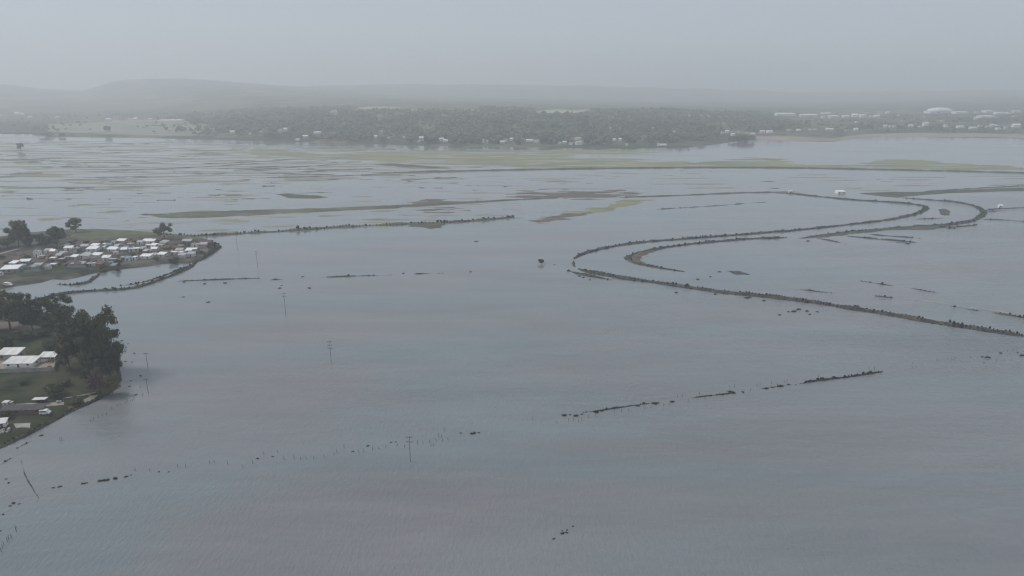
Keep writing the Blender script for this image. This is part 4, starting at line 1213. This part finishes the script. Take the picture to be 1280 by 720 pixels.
def car(px, py, L, label, body_m, rz=0.0, name='van'):
    p = at(px, py, 1.5); p.z = local_z(p.x, p.y) + .02
    o = empty(name, p, rz); tag(o, label, name)
    pr = [(-.5, .18), (.5, .18), (.5, .48), (.36, .56), (.24, .95), (-.48, 1.0), (-.5, .6)]
    H = 1.9; Wd = .9
    q = MB()
    n = len(pr)
    q.add([(x * L, -Wd, z * H) for x, z in pr] + [(x * L, Wd, z * H) for x, z in pr], [tuple(range(n)), tuple(range(n, 2 * n))[::-1]] + [(i, n + i, n + (i + 1) % n, (i + 1) % n) for i in range(n)])
    link('body', q.mesh('body', M[body_m]), o)
    for s in (-1, 1):
        q = MB(); q.box(-.42 * L, .22 * L, s * Wd - .012, s * Wd + .012, .62 * H, .88 * H); link('window', q.mesh('window', M['dark']), o)
        for x in (-.32, .32):
            w_ = MB(); w_.tube((x * L, s * (Wd - .1), .32), (x * L, s * (Wd + .02), .32), .32, .32, 12); link('wheel', w_.mesh('wheel', M['dark']), o)
    return o


car(10, 355.5, 5.2, 'white van parked on the bank above the corner tree', 'white', R(-8))
car(57, 517.5, 3.4, 'white car parked on the grass below the open shelter', 'white', R(6), 'car')
# small farm structures in front
p = farm_at(9, 508.5); building(p, 1.9, 1.8, 2.2, R(5), 'white', 'roof_pale', 'flat', 'small white box hut beside the long dark shed', 'hut', None, 'hut', True, 911)
p = farm_at(15, 508); building(p, 1.0, 1.2, 1.8, R(5), 'grey', 'roof_grey', 'flat', 'narrow grey cabinet right of the small white box hut', 'cabinet', None, 'cabinet', False, 912)


def shelter(px, py, w, d, h, label, roofm='roof_pale'):
    p = farm_at(px, py)
    o = empty('shelter', p, R(5)); tag(o, label, 'shelter')
    q = MB(); q.box(-w / 2, w / 2, -d / 2, d / 2, h, h + .12); link('roof', q.mesh('roof', M[roofm]), o)
    for sx in (-1, 1):
        for sy in (-1, 1):
            q = MB(); q.box(sx * (w / 2 - .2) - .07, sx * (w / 2 - .2) + .07, sy * (d / 2 - .2) - .07, sy * (d / 2 - .2) + .07, -.4, h - .002); link('post', q.mesh('post', M['wood']), o)
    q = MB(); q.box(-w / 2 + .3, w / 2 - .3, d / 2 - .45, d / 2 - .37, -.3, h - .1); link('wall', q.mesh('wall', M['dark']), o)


shelter(51, 504, 5.0, 2.4, 1.9, 'open shelter with flat pale roof on the farm grass')
shelter(37, 511, 3.0, 2.2, 1.6, 'low shelter with white roof left of the pale roofed open shelter')
p = farm_at(27, 519); building(p + Vector((0, 1.6, 0)), 15, 2.6, 2.0, R(4), 'brick', 'roof_dark', 'shed', 'long low dark shed near the farm shore', 'shed', None, 'shed', True, 921)
bpy.data.objects[[o.name for o in bpy.data.objects if o.get('label') == 'long low dark shed near the farm shore'][0]].children[0].data.materials[0] = M['door']
p = farm_at(1.5, 534); building(p + Vector((0, 1, 0)), 2.6, 2.2, 1.7, R(15), 'white', 'roof_pale', 'shed', 'white hut at the left picture edge near the shore', 'hut', None, 'hut', True, 922)
# slabs and tracks on the farm
def sheet(name, pix, m_, lift=.06):
    vs = [farm_at(*q_) for q_ in pix]
    # follow the ground with a fine fan of strips
    top = [v for v in vs[:len(vs) // 2]]; bot = list(reversed(vs[len(vs) // 2:]))
    V, Fc = [], []
    n = 24
    def along(L, t):
        k = t * (len(L) - 1); i = min(int(k), len(L) - 2); return L[i].lerp(L[i + 1], k - i)
    for i in range(n + 1):
        for j in range(5):
            v = along(top, i / n).lerp(along(bot, i / n), j / 4)
            V.append((v.x, v.y, local_z(v.x, v.y) + lift))
    for i in range(n):
        for j in range(4):
            a_ = i * 5 + j; Fc.append((a_, a_ + 5, a_ + 6, a_ + 1))
    tag(link(name, mesh(name, V, Fc, m_, True)), kind='structure')


sheet('slab', [(17, 530), (38, 528.5), (37, 533), (20, 535)], M['concrete'])
sheet('path', [(32, 537), (44, 533), (51, 529.5), (50, 532), (43, 537), (34, 540)], M['track'])
sheet('path', [(104, 499), (112, 495), (128, 490), (127, 492.5), (113, 498), (106, 502)], M['track'])
sheet('path', [(-30, 321), (0, 316.5), (18, 312), (34, 307), (34, 308.2), (18, 313.4), (0, 318.2), (-30, 323)], M['track'], .1)
sheet('path', [(-20, 403), (20, 402), (50, 409), (70, 414), (70, 420), (45, 417), (20, 411), (-20, 411)], M['mudflat'], .08)
sheet('path', [(20, 505), (50, 504), (80, 502), (80, 506), (50, 509), (20, 510)], M['track'], .07)
# fallen pale timber on the shore
p = farm_at(97, 497)
q = MB()
for x0, y0, x1, y1, r_ in [(-4, -1, 3.5, 2.2, .22), (-1, 1, 3.6, 2.6, .14), (1.5, 1.2, 5.0, 4.0, .16), (3, 2, 5.0, 1.0, .12), (-5, -1.2, -1, -.6, .12)]:
    q.tube((x0, y0, .25), (x1, y1, .55), r_, r_ * .6, 6)
o = link('driftwood', q.mesh('driftwood', mat('bleached_wood', (.42, .40, .37), .9, .2, (.32, .30, .28), 1.0)), None, p)
tag(o, 'bleached fallen branches lying on the farm shore beside the bare bush', 'driftwood')
for k, (px, py, L, col_, lb) in enumerate([(40, 462, 2.2, 'blue', 'blue tarpaulin covered stack in the farmyard behind the front wall'), (62, 459, 1.6, 'brick', 'brown crate stack under the open lean-to'),
                                          (74, 503, 1.8, 'grey', 'grey trough on the farm grass right of the open shelter'), (88, 508, 1.5, 'brick', 'brown timber pile near the farm shore')]):
    q = MB(); rj = random.Random(60 + k)
    for j in range(5):
        x = (j - 2) * L * .2; h_ = rj.uniform(.35, .9)
        q.box(x - L * .095, x + L * .095, -.5 + rj.uniform(-.1, .1), .5, -.2, h_)
    nm = ['tarpaulin_stack', 'crate_stack', 'trough', 'timber_pile'][k]
    tag(link(nm, q.mesh(nm, M[col_]), None, farm_at(px, py) + Vector((0, 0, .06)), R(8 + 20 * k)), lb, nm.replace('_', ' '))
# junk heap at the left edge
q = MB(); rj = random.Random(4)
for k in range(26):
    x, y = rj.uniform(-1.8, 1.8), rj.uniform(-1.5, 1.5); s = rj.uniform(.2, .55)
    q.box(x - s, x + s * .6, y - s * .7, y + s, -.2, s * 1.3 * rj.uniform(.5, 1.3))
o = link('scrap_heap', q.mesh('scrap_heap', M['grey']), None, farm_at(5, 540), .4)
tag(o, 'grey scrap heap beside the white hut at the left edge', 'scrap heap')

# ------------------------------------------------------------------ things standing in the water
def pole(px, yb, yt, arms, label, group='power poles crossing the flood'):
    p = at(px, yb)
    h = top_z(p, yt)
    o = empty('power_pole', p, R(random.uniform(-12, 12))); tag(o, label, 'power pole', group)
    q = MB(); q.tube((0, 0, -1), (0, 0, h), .11, .08, 8); link('post', q.mesh('post', M['wood']), o)
    for k in range(arms):
        z = h - .35 - 1.7 * k
        q = MB(); q.box(-1.1, 1.1, -.24, -.12, z - .08, z + .08); a_ = link('crossarm', q.mesh('crossarm', M['wood']), o)
        for x in (-.95, .0, .95):
            i_ = MB(); i_.tube((x, -.18, z + .08), (x, -.18, z + .36), .07, .05, 6); link('insulator', i_.mesh('insulator', M['grey']), a_)
    return o


pole(513, 577, 545, 2, 'nearest power pole, two crossarms, standing among the row of fence posts')
pole(414, 453, 426, 3, 'power pole with three crossarms in open water, second nearest')
pole(357.5, 396, 366, 2, 'slim power pole in open water below the thin field line')
pole(322, 334, 314, 2, 'faint power pole in the water right of the village spit')
pole(297, 313, 289, 2, 'farthest faint power pole beside the green bank near the village tip')
pole(185, 460, 441, 1, 'short power pole in the water just off the farm trees')
pole(185.5, 492, 473, 1, 'power pole with one crossarm off the farm shore, nearer of the pair')

post_mesh = []
for k in range(4):
    q = MB(); rp_ = random.Random(k)
    lx = rp_.uniform(-.18, .18)
    q.tube((0, 0, -.6), (lx, rp_.uniform(-.1, .1), 1.0), .085, .065, 6)
    q.add([], [])
    post_mesh.append(q.mesh('post', M['wood']))
POSTS = {
    ('fence posts of the long row left of the middle', 'thin leaning fence post in the drowned row around the nearest power pole'):
        [(169, 588), (187, 589), (222, 584), (232, 584), (262, 579), (268, 578), (303, 584), (330, 568), (347, 565), (368, 573), (376, 574), (383, 574), (392, 573), (418, 568), (421.5, 566), (430, 560), (449, 566), (466, 562), (474, 561.5), (482, 560), (497, 557.5), (506, 558.5),
         (522, 554.5), (529, 554), (537, 553), (545, 551), (548.5, 546), (552, 547), (555, 539), (553, 551.5), (560, 549.5), (538.5, 557), (542, 557.5), (455, 565), (405, 572), (355, 575), (316, 580), (285, 580)],
    ('fence posts along the farm shore', 'thin leaning fence post in the drowned row off the farm shore'):
        [(168, 500), (166, 501), (163, 502), (160, 503), (157, 504), (150, 506), (147, 507), (133, 519), (128, 520), (123, 522), (117, 525), (113, 527), (78, 550), (75, 551), (175, 485), (178, 495), (140, 512)],
    ('fence posts of the right-hand row', 'thin leaning fence post in the drowned row left of the long dark bank'):
        [(666, 525), (696, 529), (711, 526), (717, 526), (723, 527), (727, 525), (847, 496), (853, 496), (874, 493), (946, 482), (950, 481), (964, 480), (980, 478), (984, 478), (912, 485), (918, 484), (736, 522), (744, 520), (768, 516), (777, 515), (786, 513.5), (806, 511), (813, 509.5), (829, 507.5), (836, 506), (860, 502), (881, 498.5), (896, 496), (930, 490), (938, 488.5), (972, 482)],
    ('fence posts at the right picture edge', 'thin leaning fence post in the drowned row at the right picture edge'):
        [(1213, 448), (1221, 448), (1170, 451), (1174, 451), (1184, 450), (1189, 449.5), (1194, 449), (1245, 452), (1255, 451), (1264, 450.5), (1259, 440), (1268, 439), (1086, 463), (1093, 462), (1140, 455), (1023, 472)],
    ('fence posts in the lower left corner', 'thin leaning fence post in the drowned row in the lower left corner'):
        [(21, 664), (14, 672), (9, 677), (5, 681), (3, 685), (2, 690), (20, 660), (11, 674)],
}
rp_ = random.Random(8)
for (grp, lb), L in POSTS.items():
    for px, py in L:
        p = at(px, py)
        o = link('fence_post', rp_.choice(post_mesh), None, p, rp_.uniform(0, 6.28), (1, 1, rp_.uniform(.8, 1.5)))
        tag(o, lb, 'fence post', grp)

clump_mesh = []
for k in range(5):
    rnd = random.Random(500 + k)
    V, Fc = [], []
    for j in range(4):
        c = (rnd.uniform(-.7, .7), rnd.uniform(-.35, .35), 0.0)
        core(rnd, c, rnd.uniform(.3, .5), V, Fc, ICO1, squash=.55, k=1.0)
        for _ in range(16):
            a = rnd.uniform(0, 6.28); x, y = c[0] + rnd.gauss(0, .25), c[1] + rnd.gauss(0, .25)
            b = len(V); w_ = .05; hh = rnd.uniform(.3, .75)
            V += [Vector((x - w_, y, 0)), Vector((x + w_, y, 0)), Vector((x + .25 * math.cos(a), y + .25 * math.sin(a), hh))]
            Fc.append((b, b + 1, b + 2))
    clump_mesh.append(mesh('grass_clump', V, Fc, M['weeds']))
CL = {
    'in the drowned row left of the middle': [(67, 610, 5), (75, 608.5, 6), (104, 604.5, 7), (109, 604, 4), (125, 601.5, 8), (132, 600.5, 9), (145, 598.5, 8), (158, 596, 6), (164, 594, 3), (199, 590, 4), (211, 590, 3), (322.5, 573.5, 5), (341, 571, 4), (441, 564.5, 4), (460, 557.5, 5), (489, 553, 4), (495, 552.5, 3), (576, 541.5, 4), (591, 542, 8), (599, 541, 4)],
    'in the broken row left of the long dark bank': [(705, 519.5, 8), (713, 518.5, 4), (721, 520, 8), (727, 518, 4), (746, 515.5, 9), (752, 514, 5), (797, 507.5, 6), (819, 505, 9), (823, 504, 5), (840, 502.5, 7), (889, 494.5, 5), (903, 493.5, 6), (915, 491, 11), (929, 490.5, 5), (958, 486, 6), (966, 484.5, 5), (975, 483, 10), (986, 481, 5)],
    'near the right picture edge': [(1235, 447, 8), (1228, 446, 4), (1251, 441.5, 5), (1278, 444.5, 8), (1230, 453.5, 3), (1272, 441, 4)],
    'at the bottom of the picture': [(692.5, 673.5, 5), (703, 667, 7), (709, 666, 5), (709, 662.5, 4), (703, 663.5, 3), (716, 658, 4)],
    'in the lower left corner': [(8, 599, 4), (11, 604, 5), (17, 629.5, 7), (13, 632.5, 5), (24, 630, 4), (4, 643.5, 5), (1, 664, 4), (52, 544.5, 6)],
    'off the farm trees': [(176, 470, 4), (162, 483, 4), (170, 493.5, 4), (168, 442, 4), (157, 452, 4), (152, 426, 4), (160, 430, 3), (164, 476, 3), (165, 453, 3)],
    'beside the looping levee': [(725, 345.5, 5), (729, 347, 4), (738, 350, 4), (693, 331, 2.5), (845, 366, 5), (894, 368, 5), (934, 373, 8), (938, 372, 5), (955, 376, 5), (872, 349.5, 5), (900, 340, 5), (888, 346, 4), (1010, 301.5, 5), (1135, 305, 5)],
    'beside the bank below the looping levee': [(998, 387, 7), (992, 389.5, 8), (1009, 389, 6), (1022, 390, 4), (975, 394, 5), (986, 390, 4), (1012, 393, 4)],
    'right of the village spit': [(345, 349.5, 6), (352, 357, 3), (350, 360.5, 5), (387, 360.5, 6), (230, 353, 4), (256, 355, 5), (282, 354, 6), (229, 371.5, 4), (260, 378, 5), (378, 346, 4), (504, 342, 4), (588, 340, 4), (595, 302, 5)],
}
rc = random.Random(6)
for where, L in CL.items():
    L = sorted(L)
    for i, (px, py, w) in enumerate(L):
        p = at(px, py)
        s = metres(p, w) / 2.0
        o = link('grass_clump', clump_mesh[rc.randrange(5)], None, p - Vector((0, 0, .05)), R(rc.uniform(-25, 25)), (s, s * 1.0, min(1.3, max(.45, s))))
        tag(o, 'drowned grass clump %s, %s from left' % (where, ORD[i]), 'grass clump', 'drowned grass clumps')

# ------------------------------------------------------------------ haze over everything, built as air
bx = MB(); bx.box(-15000, 15000, -2500, 9900, -3.5, HAZE_TOP)
hm = bpy.data.materials.new('haze')
hm.use_nodes = True
hn, hl = hm.node_tree.nodes, hm.node_tree.links
for x in list(hn):
    if x.type == 'BSDF_PRINCIPLED': hn.remove(x)
pv = hn.new('ShaderNodeVolumePrincipled')
pv.inputs['Color'].default_value = (*HAZE_COLOR, 1)
pv.inputs['Density'].default_value = HAZE_DENSITY
pv.inputs['Anisotropy'].default_value = 0.22
out = [x for x in hn if x.type == 'OUTPUT_MATERIAL'][0]
hl.new(pv.outputs['Volume'], out.inputs['Volume'])
tag(link('haze', bx.mesh('haze', hm)), kind='stuff')
